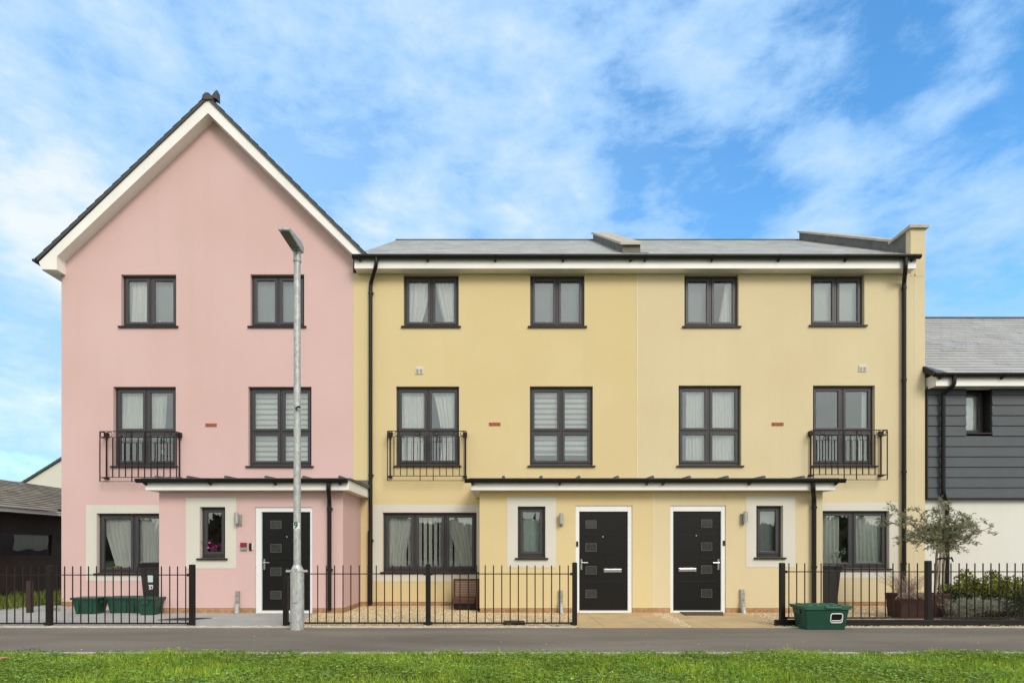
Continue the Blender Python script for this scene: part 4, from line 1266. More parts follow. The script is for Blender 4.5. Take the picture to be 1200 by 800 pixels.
def clover():
    n = 59000
    x = rng.uniform(-10.5, 10.5, n); y = yB - .08 - rng.random(n) * 2.4
    d = field(x + 3, y, 1.3) * .7 + field(x, y + 5, 4) * .5
    k = rng.random(n) < np.clip(d * 1.25 - .25, .06, 1); x, y = x[k], y[k]; n = len(x)
    z = rng.uniform(.02, .062, n) * (.7 + .6 * field(x, y, 1.6))
    a0 = rng.uniform(0, 6.28, n); P = []; D = []; C = []
    base = palette(n, (.17, .31, .03), (.40, .55, .13), .22)
    tilt = rng.normal(0, .3, (n, 3))
    for q in range(3):
        a = a0 + q * 2.094
        P.append(np.stack([x, y, z], 1)); D.append(unit(np.stack([np.cos(a), np.sin(a), np.full(n, .15)], 1) + tilt * np.array([0, 0, 1.]))); C.append(base)
    P, D, C = np.concatenate(P), np.concatenate(D), np.concatenate(C)
    m_ = len(P); L_ = rng.uniform(.012, .026, m_)
    side = unit(np.cross(D, np.array([[0, 0, 1.]]) + rng.normal(0, .2, (m_, 3)))); W = L_ * .95
    v = np.stack([P, P + D * L_[:, None] * .6 + side * W[:, None] * .5, P + D * L_[:, None], P + D * L_[:, None] * .6 - side * W[:, None] * .5], 1).reshape(-1, 3)
    o = np_mesh('clover', v, np.arange(m_ * 4).reshape(m_, 4), M['blade'], C)
    tag(o, 'patches of small round clover leaves in the lawn', 'clover', kind='stuff')


clover()


def side_sampler(n):
    x = rng.uniform(-14.5, x_pl - .5, n); y = rng.uniform(10.0, 17, n)
    keep = (y > 10.45 + (x + 11.6) * .3) & (x > wxl) & (y > 10.1)
    x, y = x[keep], y[keep]
    return np.stack([x, y, np.full(len(x), 0.), .7 + .7 * field(x, y, 2)], 1)


grass('grass', 'rough grass between the outbuilding and the concrete path', 16000, side_sampler, .08, .22, ((.06, .10, .015), (.20, .24, .06)), .011)


def tuft(name, label, c, n, h, spread, cols, leafl=.05, leafw=.018, cat='weed'):
    x, y, z = c
    p = np.array([[x, y, z]]) + rng.normal(size=(n, 3)) * np.array([spread, spread * .7, 0]); p[:, 2] = z + rng.random(n) * h
    d = unit(rng.normal(size=(n, 3)) + np.array([0, 0, .5]))
    v, f, cc = leaves(p, d, rng.uniform(.5, 1, n) * leafl, rng.uniform(.6, 1, n) * leafw, palette(n, *cols))
    o = np_mesh(name, v, f, M['leaf'], cc); return tag(o, label, cat)


tuft('weed', 'small weed rooted at the kerb below the iron drain grate', (X(597, 9.15), 9.13, .01), 45, .05, .035, ((.06, .10, .02), (.16, .2, .05)), .035, .012)
tuft('weed', 'small weed at the kerb in front of the silver conduit', (X(654, 9.15), 9.13, .01), 60, .04, .06, ((.1, .14, .03), (.22, .24, .07)), .03, .01)
tuft('weed', 'straggly weed at the foot of the pink house corner', (X(66, 11.6), 11.6, .0), 140, .25, .10, ((.09, .13, .03), (.24, .27, .10)), .06, .02)
tuft('weed', 'blue green broad-leaved weed in the lawn below the first fence post', (X(64, 6.3), 6.3, .05), 26, .02, .06, ((.11, .2, .08), (.2, .32, .15)), .04, .02)
tuft('weed', 'dry weed clump against the footpath kerb opposite the first fence post', (X(37, 6.83), 6.83, .01), 40, .03, .08, ((.06, .07, .02), (.13, .13, .05)), .04, .015)
tuft('weed', 'low weed at the black kerb board below the end fence post', (X(1167, 9.1), 9.1, .01), 70, .03, .06, ((.12, .14, .04), (.28, .26, .1)), .03, .012)
s = MB(); xx, yy = X(2, 6.1), 6.08
s.prism([(xx - .06, yy - .03), (xx + .05, yy - .01), (xx + .06, yy + .03), (xx - .03, yy + .035)], 'z', .07, .082); o_ = s.build('litter_scrap', M['orange'], bevel=.004); tag(o_, 'orange scrap of litter lying in the lawn', 'litter')


# =================================================================== RAILINGS
def post(fence, px, Y, ztop, clamps=(-1, 1), zb=-.03, w=.038, label=None):
    x = X(px, Y)
    m_ = MB(); m_.box(x - w, x + w, Y - w, Y + w, zb, ztop); p = m_.build('post', M['black'], fence, bevel=.006)
    c = MB(); c.prism([(x - w - .003, ztop + .0005), (x + w + .003, ztop + .0005), (x + w * .5, ztop + .014), (x - w * .5, ztop + .014)], 'y', Y - w - .003, Y + w + .003); c.build('post_cap', M['iron'], p)
    return p


def fence(label, segs, posts, Y, bar_top, rail_px, bot_px, step, board=None, group='railings along the front gardens'):
    ax, bx = X(segs[0][0], Y), X(segs[-1][1], Y)
    e = thing('railing', label, 'railing', ((ax + bx) / 2, Y, 0), group)
    zr, zb, zt = Z(rail_px, Y), Z(bot_px, Y), Z(bar_top, Y)
    for px, top in posts: post(e, px, Y, Z(top, Y))
    proto = None; hb = .0092
    for a, b in segs:
        xa, xb = X(a, Y) + .039, X(b, Y) - .039
        m_ = MB(); m_.box(xa - .02, xb + .02, Y - .004, Y + .004, zr - .008, zr + .008)
        m_.build('top_rail', M['iron'], e)
        m_ = MB(); m_.box(xa - .02, xb + .02, Y - .016, Y + .016, zb - .012, zb + .012); m_.build('bottom_rail', M['iron'], e)
        for xx in (xa, xb):
            for zz in (zr, zb):
                m_ = MB(); m_.box(xx - .035, xx + .035, Y - .03, Y - .0165, zz - .022, zz + .022); m_.tube([(xx, Y - .03, zz), (xx, Y - .04, zz)], .012, 6); m_.build('rail_clamp', M['iron'], e)
        st = X(step, Y) - X(0, Y); x = xa + st * .55
        while x < xb - .03:
            if proto is None:
                m_ = MB(); m_.tube([(x, Y, zb + .0125), (x, Y, zt)], hb, 8); proto = m_.build('bar', M['iron'], e, smooth=True); x_first = x
            else:
                o = proto.copy(); COL.objects.link(o); o.location.x += x - x_first + random.uniform(-.004, .004)
            x += st
    if board:
        m_ = MB(); m_.box(X(board[0], Y), X(board[1], Y), Y - .045, Y + .03, -.02, Z(board[2], Y) - .013); m_.build('kerb_board', M['black'], e, bevel=.005)
    return e


fence('black iron railing with bars in front of the green boxes', [(-95, 58), (58, 225.3)], [(-95, 662), (58, 663), (225.3, 662)], YF, 663, 673.2, 730, 9.48)
fence('black iron railing with bars from lamp column past brown chair to yellow door', [(335, 501.8), (501.8, 673.4)], [(335, 666), (501.8, 661.5), (673.4, 659.5)], YF, 662, 672, 729.5, 9.75)
fence('black iron railing with bars and kerb board behind the lidded green box', [(916.5, 1087.5), (1087.5, 1260)], [(916.5, 660), (1087.5, 657.5), (1260, 657)], YF, 659.5, 669.5, 723.5, 9.4, (908, 1290, 724.5))

# =================================================================== STREET LAMP
YL = 8.83; xl = X(348.3, YL)
lamp = thing('street_lamp', 'grey galvanised street lamp with thick base and flat lantern', 'street lamp', (xl, YL, 0))
m_ = MB(); zc_ = Z(669, YL)
m_.tube([(xl, YL, -.03), (xl, YL, zc_ - .02), (xl, YL, zc_ + .03), (xl, YL, zc_ + .10)], [.104, .102, .092, .058], 24); base = m_.build('base_column', M['galv'], lamp, smooth=True)
m_ = MB(); m_.prism([(xl - .035, .42), (xl + .035, .42), (xl + .035, .95), (xl - .035, .95)], 'y', YL - .112, YL - .09); m_.build('access_door', M['galv'], base, bevel=.004)
zt = Z(297, YL)
m_ = MB(); m_.tube([(xl, YL, zc_ + .10), (xl, YL, zt - .1)], [.055, .049], 20); pole = m_.build('pole', M['galv'], lamp, smooth=True)
m_ = MB(); m_.tube([(xl, YL, zt - .14), (xl, YL, zt + .02)], .058, 20); m_.build('spigot', M['galv'], pole, smooth=True)
for zz in (Z(669, YL), Z(305.5, YL)):
    m_ = MB(); m_.tube([(xl, YL, zz - .012), (xl, YL, zz + .012)], .062 if zz > 3 else .106, 20)
    if zz < 3: m_.box(xl - .17, xl + .16, YL - .02, YL + .02, zz - .012, zz + .022)
    m_.build('strap', M['galv'], pole, smooth=True)
# flat lantern reaching over the path
zz = Z(294.5, YL)
hd = MB(); x0_, x1_ = xl - .072, xl + .085
hd.prism([(YL + .075, zz + .03), (YL + .06, zz + .10), (YL - .05, zz + .13), (YL - .35, zz + .10), (YL - .57, zz + .055), (YL - .57, zz + .01), (YL - .05, zz - .012), (YL + .05, zz - .012)], 'x', x0_, x1_)
lan = hd.build('lantern', M['galv'], lamp, bevel=.012)
m_ = MB(); m_.prism([(YL - .52, zz + .0015), (YL - .52, zz - .009), (YL - .12, zz - .022), (YL - .12, zz - .012)], 'x', x0_ + .02, x1_ - .02); m_.build('lens', simple('lantern_lens', (.16, .15, .11), .2, var=.2), lan)
m_ = MB(); m_.tube([(xl + .02, YL - .055, Z(482, YL)), (xl + .0, YL - .07, Z(480, YL)), (xl + .04, YL - .085, Z(478, YL)), (xl + .075, YL - .085, Z(478.5, YL))], [.008, .01, .014, .02], 8); m_.build('photocell', M['black'], pole, smooth=True)


def arc_patch(cx, cy, r, z0, z1, half, n=8):
    m_ = MB()
    for k in range(n):
        a, b = -half + 2 * half * k / n, -half + 2 * half * (k + 1) / n
        P = lambda t, z: (cx + r * math.sin(t), cy - r * math.cos(t), z)
        m_.face([P(a, z0), P(b, z0), P(b, z1), P(a, z1)])
    return m_


lab = arc_patch(xl, YL, .0575, Z(619.6, YL), Z(611.8, YL), 1.05).build('number_plate', M['whitepaint'], pole, smooth=True)
arc_patch(xl, YL, .0585, Z(611.9, YL), Z(611.4, YL), 1.0).build('plate_band', M['digit'], lab, smooth=True)
arc_patch(xl, YL, .0575, Z(621.8, YL), Z(620, YL), .35).build('small_sticker', M['whitepaint'], pole, smooth=True)


def text_mesh(txt, size, loc, mat, parent, name):
    cu = bpy.data.curves.new(name, 'FONT'); cu.body = txt; cu.size = size; cu.align_x = 'CENTER'; cu.align_y = 'CENTER'; cu.extrude = .0012; cu.offset = .003
    tmp = bpy.data.objects.new(name, cu); COL.objects.link(tmp)
    dg = bpy.context.evaluated_depsgraph_get(); me = bpy.data.meshes.new_from_object(tmp.evaluated_get(dg))
    bpy.data.objects.remove(tmp)
    me.transform(Matrix.Translation(loc) @ Matrix.Rotation(R(90), 4, 'X')); me.materials.clear(); me.materials.append(mat)
    o = bpy.data.objects.new(name, me); COL.objects.link(o); attach(o, parent); return o


text_mesh('9', .125, (xl, YL - .061, Z(615.6, YL)), M['digit'], lab, 'number')


# =================================================================== BINS AND BOXES
def rbox(m_, x0, x1, y0, y1, z0, z1, tap, r=.04, n=4):
    """rounded-corner tapered tub, open shell outside faces"""
    rings = []
    for z, t in ((z0, tap), (z1, 0)):
        a, b, c, d = x0 + t, x1 - t, y0 + t, y1 - t; ring = []
        for (cx, cy, s0) in ((b - r, c + r, -90), (b - r, d - r, 0), (a + r, d - r, 90), (a + r, c + r, 180)):
            for k in range(n + 1):
                an = R(s0 + 90 * k / n); ring.append((cx + r * math.cos(an), cy + r * math.sin(an), z))
        rings.append(ring)
    i = len(m_.v); q = len(rings[0])
    for ring in rings: m_.v.extend(ring)
    for k in range(q):
        e = (k + 1) % q; m_.f.append((i + k, i + e, i + q + e, i + q + k)); m_.c.append(None)
    m_.f.append(tuple(i + k for k in reversed(range(q)))); m_.f.append(tuple(i + q + k for k in range(q))); m_.c.extend([None, None])


def crate(label, c, w, d, h, group, lid=False, rot=0.):
    e = thing('recycling_box', label, 'recycling box', c, group); x, y, z = c
    m_ = MB(); rbox(m_, x - w / 2, x + w / 2, y - d / 2, y + d / 2, z, z + h - .03, .045); b = m_.build('tub', M['green'], e, smooth=True)
    m_ = MB(); rbox(m_, x - w / 2 - .022, x + w / 2 + .022, y - d / 2 - .022, y + d / 2 + .022, z + h - .055, z + h - .02, .0); m_.build('rim', M['greenlid' if lid else 'green'], e, smooth=True)
    for s in (-1, 1):
        m_ = MB(); m_.box(x + s * (w / 2 - .02), x + s * (w / 2 + .014), y - .08, y + .08, z + h - .14, z + h - .06); m_.build('handle', M['green'], e, bevel=.01)
    if not lid:
        for k in (-1, 1):
            m_ = MB(); m_.box(x + k * w * .25 - .02, x + k * w * .25 + .02, y - d / 2 + .0, y - d / 2 + .05, z + .03, z + h - .06); m_.build('rib', M['green'], e, bevel=.006)
    if rot: e.rotation_euler.z = rot
    return e


grp = 'open green recycling boxes on the concrete path'
yb1 = CH * F / (719.5 - HY)
c1 = crate('open green recycling box nearest the pink house corner', (X(97.8, yb1), yb1 + .19, .004), .49, .38, .335, grp)
c2 = copy_tree(c1, (X(130.5, yb1) + .02, yb1 + .34, .004), 'open green recycling box third from the black wheeled bin', grp)
c3 = copy_tree(c1, (X(160, yb1) - .02, yb1 + .30, .004), 'open green recycling box tucked behind the box turned end-on', grp)
c2.rotation_euler.z = R(3); c3.rotation_euler.z = R(-4); c1.rotation_euler.z = R(2)
c4 = copy_tree(c1, (X(171, yb1 - .15) + .01, yb1 + .0, .004), 'green recycling box turned end-on against the black wheeled bin', grp)
c4.rotation_euler.z = R(90); c4.scale = (.8, .8, 1.03)
yb2 = CH * F / (738 - HY)
bx = X(969.5, yb2)
gb = crate('green recycling box with lid and white-rimmed handle on the footpath', (bx, yb2 + .2, .0), .70, .42, .375, None, True)
m_ = MB(); rbox(m_, bx - .385, bx + .385, yb2 + .2 - .24, yb2 + .2 + .24, .352, .372, -.0, .05); lid_ = m_.build('lid', M['greenlid'], gb, smooth=True)
for k in range(5):
    m_ = MB(); xx = bx - .25 + k * .125; m_.box(xx - .04, xx + .04, yb2 - .0, yb2 + .4, .3725, .385); m_.build('lid_rib', M['greenlid'], lid_, bevel=.006)
m_ = MB(); m_.box(bx - .05, bx + .20, yb2 - .052, yb2 - .036, .335, .365); m_.build('lid_clip', M['greenlid'], lid_, bevel=.006)
# white-rimmed handle on the long side, its shaded hollow painted as a black sheet
hx0, hx1, hz0, hz1 = bx + .055, bx + .235, .115, .255
ysl = yb2 + .002
def front_y(z): return yb2 - .01 + .045 * (1 - z / .345)
rim = MB(); pts = []
for (cx, cz, s0) in ((hx1 - .03, hz1 - .03, 0), (hx0 + .03, hz1 - .03, 90), (hx0 + .03, hz0 + .03, 180), (hx1 - .03, hz0 + .03, 270)):
    for k in range(5):
        an = R(s0 + 90 * k / 4); xx, zz_ = cx + .03 * math.cos(an), cz + .03 * math.sin(an); pts.append((xx, front_y(zz_) - .006, zz_))
pts.append(pts[0]); rim.tube(pts, .0085, 8, cap=False); rim_o = rim.build('handle_rim', M['whitepaint'], gb, smooth=True)
m_ = MB(); m_.face([(hx0, front_y(hz0) - .003, hz0), (hx1, front_y(hz0) - .003, hz0), (hx1, front_y(hz1) - .003, hz1), (hx0, front_y(hz1) - .003, hz1)]); m_.build('hollow_shade', M['door'], gb)
m_ = MB(); m_.tube([(hx0 + .02, front_y(hz0) - .012, hz0 + .03), (hx1 - .02, front_y(hz0) - .012, hz0 + .03)], .008, 8); m_.tube([(hx1 - .028, front_y(hz0) - .012, hz0 + .03), (hx1 - .018, front_y(hz1) - .01, hz0 + .06)], .006, 8); m_.build('handle_grip', M['whitepaint'], gb, smooth=True)
gb.rotation_euler.z = R(0)


def wheelie(label, c, w, d, h, group, extras=False):
    e = thing('wheeled_bin', label, 'bin', c, group); x, y, z = c
    m_ = MB(); rbox(m_, x - w / 2, x + w / 2, y - d / 2, y + d / 2, z + .05, z + h - .09, .055, .05); m_.build('body', M['binblack'], e, smooth=True)
    m_ = MB(); rbox(m_, x - w / 2 - .02, x + w / 2 + .02, y - d / 2 - .02, y + d / 2 + .02, z + h - .125, z + h - .085, 0, .05); m_.build('rim', M['binblack'], e, smooth=True)
    m_ = MB(); rbox(m_, x - w / 2 - .025, x + w / 2 + .025, y - d / 2 - .03, y + d / 2 + .02, z + h - .084, z + h - .02, -.0, .05); rbox(m_, x - w / 2 + .03, x + w / 2 - .03, y - d / 2 + .03, y + d / 2 - .02, z + h - .02, z + h, -.03, .05)
    for s in (-1, 1): m_.box(x + s * w * .28 - .05, x + s * w * .28 + .05, y - d / 2 - .05, y - d / 2 - .0305, z + h - .075, z + h - .045)
    m_.build('lid', M['black'], e, smooth=True)
    m_ = MB(); m_.tube([(x - w / 2, y + d / 2 + .05, z + h - .1), (x + w / 2, y + d / 2 + .05, z + h - .1)], .016, 8); m_.build('handle', M['binblack'], e, smooth=True)
    for s in (-1, 1):
        m_ = MB(); m_.tube([(x + s * (w / 2 - .03), y + d / 2 - .06, z + .1), (x + s * (w / 2 + .02), y + d / 2 - .06, z + .1)], .1, 16); m_.build('wheel', M['black'], e, smooth=True)
    return e


ybn = 11.36
b1 = wheelie('black wheeled bin with pale sticker and house number beside pink porch', (X(174.5, ybn) + .02, ybn + .33, .004), .49, .58, .98, None)
def bin_y(z): return ybn + .04 + .055 * (1 - (z - .05) / .85) - .004
m_ = MB(); za, zb_ = Z(682, ybn), Z(673.8, ybn); xa, xb = X(171.4, ybn), X(178.8, ybn)
m_.face([(xa, bin_y(za) - .003, za), (xb, bin_y(za) - .003, za), (xb, bin_y(zb_) - .003, zb_), (xa, bin_y(zb_) - .003, zb_)]); m_.build('sticker', M['paleblue'], b1)
m_ = MB(); za, zb_ = Z(686, ybn), Z(685, ybn); m_.face([(xa + .01, bin_y(za) - .003, za), (xb - .01, bin_y(za) - .003, za), (xb - .01, bin_y(zb_) - .003, zb_), (xa + .01, bin_y(zb_) - .003, zb_)]); m_.build('number_line', M['whitepaint'], b1)
text_mesh('57', .095, ((xa + xb) / 2, bin_y(Z(689, ybn)) - .006, Z(688.6, ybn)), M['whitepaint'], b1, 'bin_number')
wheelie('plain dark wheeled bin in the corner of the peach porch', (6.62, 11.75, .002), .46, .5, .93, None)

# brown slatted garden chair, seen over the gravel
yc = 11.55
ch = thing('garden_chair', 'low brown garden chair with pale slatted back beside yellow porch', 'chair', (X(546, yc), yc + .3, 0))
xa, xb = X(529, yc), X(561, yc)
m_ = MB(); m_.box(xa, xb - .07, yc, yc + .5, .14, .26); m_.build('seat', M['brown'], ch, bevel=.015)
m_ = MB(); m_.box(xa + .05, xb - .08, yc + .05, yc + .46, .03, .139); m_.build('seat_base', M['black'], ch)
m_ = MB(); m_.prism([(yc - .01, .02), (yc - .01, .34), (yc + .05, .47), (yc + .40, .62), (yc + .5, .64), (yc + .5, .02)], 'x', xb - .065, xb); m_.build('arm', M['brown'], ch, bevel=.012)
m_ = MB(); m_.box(xa, xa + .035, yc + .42, yc + .5, .02, .63); m_.box(xa + .036, xb - .066, yc + .44, yc + .49, .585, .63); bk = m_.build('back_frame', M['brown'], ch, bevel=.008)
for k in range(6):
    m_ = MB(); z_ = .275 + k * .052; m_.box(xa + .036, xb - .066, yc + .45, yc + .475, z_, z_ + .043); m_.build('slat', M['brownslat'], bk, bevel=.003)

# mats and drain grate
def flat(name, label, cat, pts, z, mat, h=.012):
    m_ = MB(); m_.prism(pts, 'z', z, z + h); o = m_.build(name, M[mat], bevel=.004); return tag(o, label, cat)


ym0, ym1 = CH * F / (721.6 - HY), CH * F / (717 - HY)
flat('doormat', 'brown fringed doormat before the door with letterbox left of handle', 'doormat', [(X(803, ym0), ym0), (X(848.5, ym0), ym0 + .01), (X(846, ym1), ym1 - .02), (X(795, ym1), ym1)], .0125, 'mat', .018)['label'] = 'brown doormat on the paving before the peach house door'
ym = CH * F / (725.5 - HY)
flat('floor_mat', 'dark rubber mat lying flat on the concrete path behind the railing', 'mat', [(X(190, ym), ym - .14), (X(226, ym), ym - .16), (X(243, ym), ym + .17), (X(205, ym), ym + .17)], .0045, 'rubber', .01)
dg_ = thing('drain_grate', 'rusty black iron drain grate under the railing on gravel', 'drain cover', (X(602.5, 9.4), 9.4, 0))
m_ = MB(); xa, xb = X(590, 9.35), X(615, 9.35)
m_.box(xa, xb, 9.28, 9.30, .01, .055); m_.box(xa, xb, 9.5, 9.52, .01, .055); m_.box(xa, xa + .02, 9.301, 9.499, .01, .055); m_.box(xb - .02, xb, 9.301, 9.499, .01, .055); m_.build('grate_frame', M['castiron'], dg_)
m_ = MB(); xx = xa + .03
while xx < xb - .03: m_.box(xx, xx + .012, 9.302, 9.498, .012, .05); xx += .026
m_.build('grating', M['castiron'], dg_)

# =================================================================== PLANTS
yt = 10.2
tp = thing('planter', 'long red brown planter trough behind the black railing post', 'planter', (X(1083, yt), yt, 0))
xa, xb = X(1053.5, yt), X(1113, yt); zt_ = Z(695.5, yt)
m_ = MB(); m_.box(xa, xb, yt - .02, yt + .36, .01, zt_ - .05, .02); m_.build('trough', M['trough'], tp, bevel=.01)
m_ = MB()
for (a, b, c, d) in ((xa - .012, xb + .012, yt - .032, yt - .002), (xa - .012, xb + .012, yt + .342, yt + .372), (xa - .012, xa + .02, yt - .0015, yt + .3415), (xb - .02, xb + .012, yt - .0015, yt + .3415)): m_.box(a, b, c, d, zt_ - .049, zt_)
m_.build('rim', M['trough'], tp, bevel=.006)
m_ = MB(); m_.face([(xa + .021, yt, zt_ - .03), (xb - .021, yt, zt_ - .03), (xb - .021, yt + .34, zt_ - .03), (xa + .021, yt + .34, zt_ - .03)]); m_.build('potting_soil', M['bed'], tp)


def stems(n, base, spread, top_spread, h, r=.0025, droop=.2, seg=5, lean=(0, 0, 0)):
    """thin arching stems as square-section ribbons -> verts, faces, tips list"""
    m_ = MB(); paths = []
    for _ in range(n):
        bx_ = base[0] + random.uniform(-1, 1) * spread[0]; by = base[1] + random.uniform(-1, 1) * spread[1]
        a = random.uniform(0, 6.28); q = random.uniform(.2, 1) * top_spread; hh = h * random.uniform(.55, 1)
        P = []
        for k in range(seg + 1):
            t = k / seg; P.append(Vector((bx_ + math.cos(a) * q * t ** 1.5 + lean[0] * t, by + math.sin(a) * q * .6 * t ** 1.5 + lean[1] * t, base[2] + hh * (t - droop * t * t))))
        m_.tube(P, [r * (1 - .6 * k / seg) for k in range(seg + 1)], 4, cap=False); paths.append(P)
    return m_, paths


def leafy(paths, per, length, width, cols, tmin=.3, jitter=.02, up=.3):
    pos, dirs = [], []
    for P in paths:
        for _ in range(per):
            t = random.uniform(tmin, 1) * (len(P) - 1); k = min(int(t), len(P) - 2); p = P[k].lerp(P[k + 1], t - k)
            pos.append(p + Vector((random.gauss(0, jitter), random.gauss(0, jitter), random.gauss(0, jitter))))
            d = (P[k + 1] - P[k]).normalized() + Vector((random.gauss(0, .7), random.gauss(0, .7), random.gauss(up, .5))); dirs.append(d.normalized())
    pos, dirs = np.array(pos), np.array(dirs); n = len(pos)
    return leaves(pos, dirs, rng.uniform(.6, 1.1, n) * length, rng.uniform(.7, 1.1, n) * width, palette(n, *cols))


# wispy dried plant in the trough
dp = thing('dried_plant', 'wispy pinkish dried plant spilling from the red brown planter', 'plant', (X(1067, yt), yt + .15, zt_ - .03))
sm, pa = stems(110, (X(1067, yt), yt + .10, zt_ - .04), (.2, .12), .46, .50, .0028, .15)
sm.build('stem', simple('dry_stem', (.24, .15, .11), .9, var=.2), dp)
sm2, pb = stems(60, (X(1066, yt), yt - .03, zt_ - .02), (.2, .01), .22, .22, .0026, 1.3, lean=(0, -.1, 0))
sm2.build('stem', M['stake'], dp); pa = pa + pb
v, f, c = leafy(pa, 14, .028, .009, ((.30, .22, .17), (.58, .48, .40)), .25, .015)
np_mesh('foliage', v, f, M['leaf'], c, dp)

# lavender
lv = thing('lavender_bush', 'grey green lavender bush leaning out beside the planter', 'shrub', (X(1135, 10.0), 10.0, 0))
sm, pa = stems(210, (X(1128, 10.0), 10.0, .02), (.26, .2), .5, .62, .003, .42, lean=(.16, -.1, 0))
sm.build('stem', simple('lavender_stem', (.17, .17, .12), .9, var=.2), lv)
v, f, c = leafy(pa, 26, .06, .0085, ((.20, .21, .14), (.50, .49, .38)), .2, .018, .5)
np_mesh('foliage', v, f, M['leaf'], c, lv)


def shrub(label, c, rx, ry, h, n, cols, leafl, leafw, topcol=None):
    e = thing('hedge_shrub', label, 'shrub', c, 'evergreen shrubs in the bed by the white wall')
    x, y, z = c
    sm, pa = stems(26, (x, y, z), (rx * .4, ry * .4), rx * .9, h * .95, .006, .1)
    sm.build('branch', M['bark'], e)
    P = rng.normal(size=(n * 3, 3)); P = unit(P) * (rng.random((n * 3, 1)) ** .35)
    P[:, 2] = np.abs(P[:, 2]); lump = 1 + .14 * np.sin(P[:, 0] * 7 + x) * np.cos(P[:, 1] * 6) + .1 * np.sin(P[:, 2] * 9 + P[:, 0] * 5)
    gap = np.sin(P[:, 0] * 11 + 2 * P[:, 2]) * np.sin(P[:, 1] * 9 + 1) * np.sin(P[:, 2] * 10 + x)
    keep = (gap < .35) | (rng.random(len(P)) < .25); P, lump = P[keep][:n], lump[keep][:n]
    pos = P * np.array([rx, ry, h]) * lump[:, None] + np.array([x, y, z + .03])
    d = unit(P + rng.normal(size=P.shape) * .7 + np.array([0, 0, .3]))
    m_ = len(pos); cc = palette(m_, *cols)
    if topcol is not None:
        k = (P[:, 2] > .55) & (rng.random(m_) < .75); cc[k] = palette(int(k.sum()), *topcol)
    v, f, cc = leaves(pos, d, rng.uniform(.6, 1.1, m_) * leafl, rng.uniform(.7, 1.1, m_) * leafw, cc)
    np_mesh('foliage', v, f, M['leaf'], cc, e)
    return e


yh = 10.75
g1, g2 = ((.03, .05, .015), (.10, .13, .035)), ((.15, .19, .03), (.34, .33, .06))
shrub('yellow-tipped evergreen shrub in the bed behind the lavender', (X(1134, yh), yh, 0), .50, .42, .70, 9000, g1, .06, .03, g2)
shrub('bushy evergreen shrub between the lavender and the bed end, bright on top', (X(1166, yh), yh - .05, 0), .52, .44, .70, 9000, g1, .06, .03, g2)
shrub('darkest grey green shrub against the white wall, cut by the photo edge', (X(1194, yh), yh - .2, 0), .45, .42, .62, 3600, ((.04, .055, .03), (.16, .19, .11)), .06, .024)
shrub('low dark shrub at the kerb board under the taller evergreens', (X(1178, 9.8), 9.85, 0), .42, .25, .30, 1800, ((.025, .03, .015), (.08, .09, .05)), .05, .02)
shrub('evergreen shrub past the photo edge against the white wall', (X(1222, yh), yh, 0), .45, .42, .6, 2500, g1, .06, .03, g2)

# olive tree with two stakes
yo = 10.5
ol = thing('olive_tree', 'small staked olive tree with silvery lopsided crown above planter', 'tree', (X(1096, yo), yo, 0))
xo = X(1097, yo); zf = Z(644, yo)
tk = MB()
tk.tube([(xo - .03, yo, .0), (xo - .015, yo, .5), (xo + .01, yo, zf - .1), (xo + .03, yo, zf + .03)], [.028, .024, .02, .017], 8)
tk.tube([(xo + .05, yo + .02, .0), (xo + .07, yo + .02, .6), (xo + .10, yo + .02, zf + .05)], [.018, .015, .012], 8)
tw_paths = []
tips = [(1060, 622), (1050, 606), (1064, 599), (1078, 596), (1090, 594), (1100, 596), (1112, 600), (1124, 602), (1136, 612), (1147, 618), (1156, 613), (1140, 636), (1126, 640), (1075, 628), (1108, 630), (1086, 615), (1118, 618), (1054, 632), (1098, 608), (1130, 628), (1070, 610), (1104, 618), (1092, 624), (1120, 608)]
for (tx, ty) in tips:
    q = yo + random.uniform(-.38, .38); s0 = Vector((xo + random.choice((.03, .10)), yo, zf + random.uniform(-.02, .08))); e0 = Vector((X(tx, yo), q, Z(ty, yo)))
    mid = s0.lerp(e0, .5) + Vector((random.gauss(0, .04), 0, random.uniform(.0, .07)))
    P = [s0 * (1 - t) ** 2 + mid * 2 * t * (1 - t) + e0 * t * t for t in [k / 6 for k in range(7)]]
    tk.tube(P, [.011 - .0012 * k for k in range(7)], 5, cap=False); tw_paths.append(P)
    for _ in range(11):
        k = random.randint(2, 6); b0 = P[k]; d = Vector((random.gauss(0, 1), random.gauss(0, 1), random.gauss(.25, .7))).normalized() * random.uniform(.1, .26)
        Q = [b0 + d * (j / 4) + Vector((0, 0, -.03 * (j / 4) ** 2)) for j in range(5)]
        tk.tube(Q, [.004, .0035, .003, .002, .0015], 4, cap=False); tw_paths.append(Q)
tk.build('trunk', M['bark'], ol, smooth=True)
v, f, c = leafy(tw_paths, 27, .07, .018, ((.13, .145, .065), (.44, .45, .29)), .3, .016, .3)
np_mesh('crown', v, f, M['leaf'], c, ol)
for k, (a, b) in enumerate(((-.13, .06), (.02, .145))):
    sk = MB(); sk.tube([(xo + a, yo - .06, 0), (xo + b, yo - .03, Z(650, yo))], .017, 8)
    o_ = sk.build('support_stake', M['stake'], smooth=True)
    tag(o_, ('slanting pale wooden stake tied to the olive trunk', 'straighter pale wooden stake beside the black downpipe, tied to olive')[k], 'stake')
tie = MB(); tie.tube([(X(1094, yo), yo - .08, Z(655, yo)), (X(1098, yo), yo - .09, Z(653.5, yo)), (X(1107, yo), yo - .085, Z(654, yo)), (X(1112, yo), yo - .06, Z(653, yo)), (X(1115, yo), yo - .04, Z(657.5, yo))], [.014, .018, .016, .017, .01], 7); tie.build('tree_tie', M['black'], ol, smooth=True)

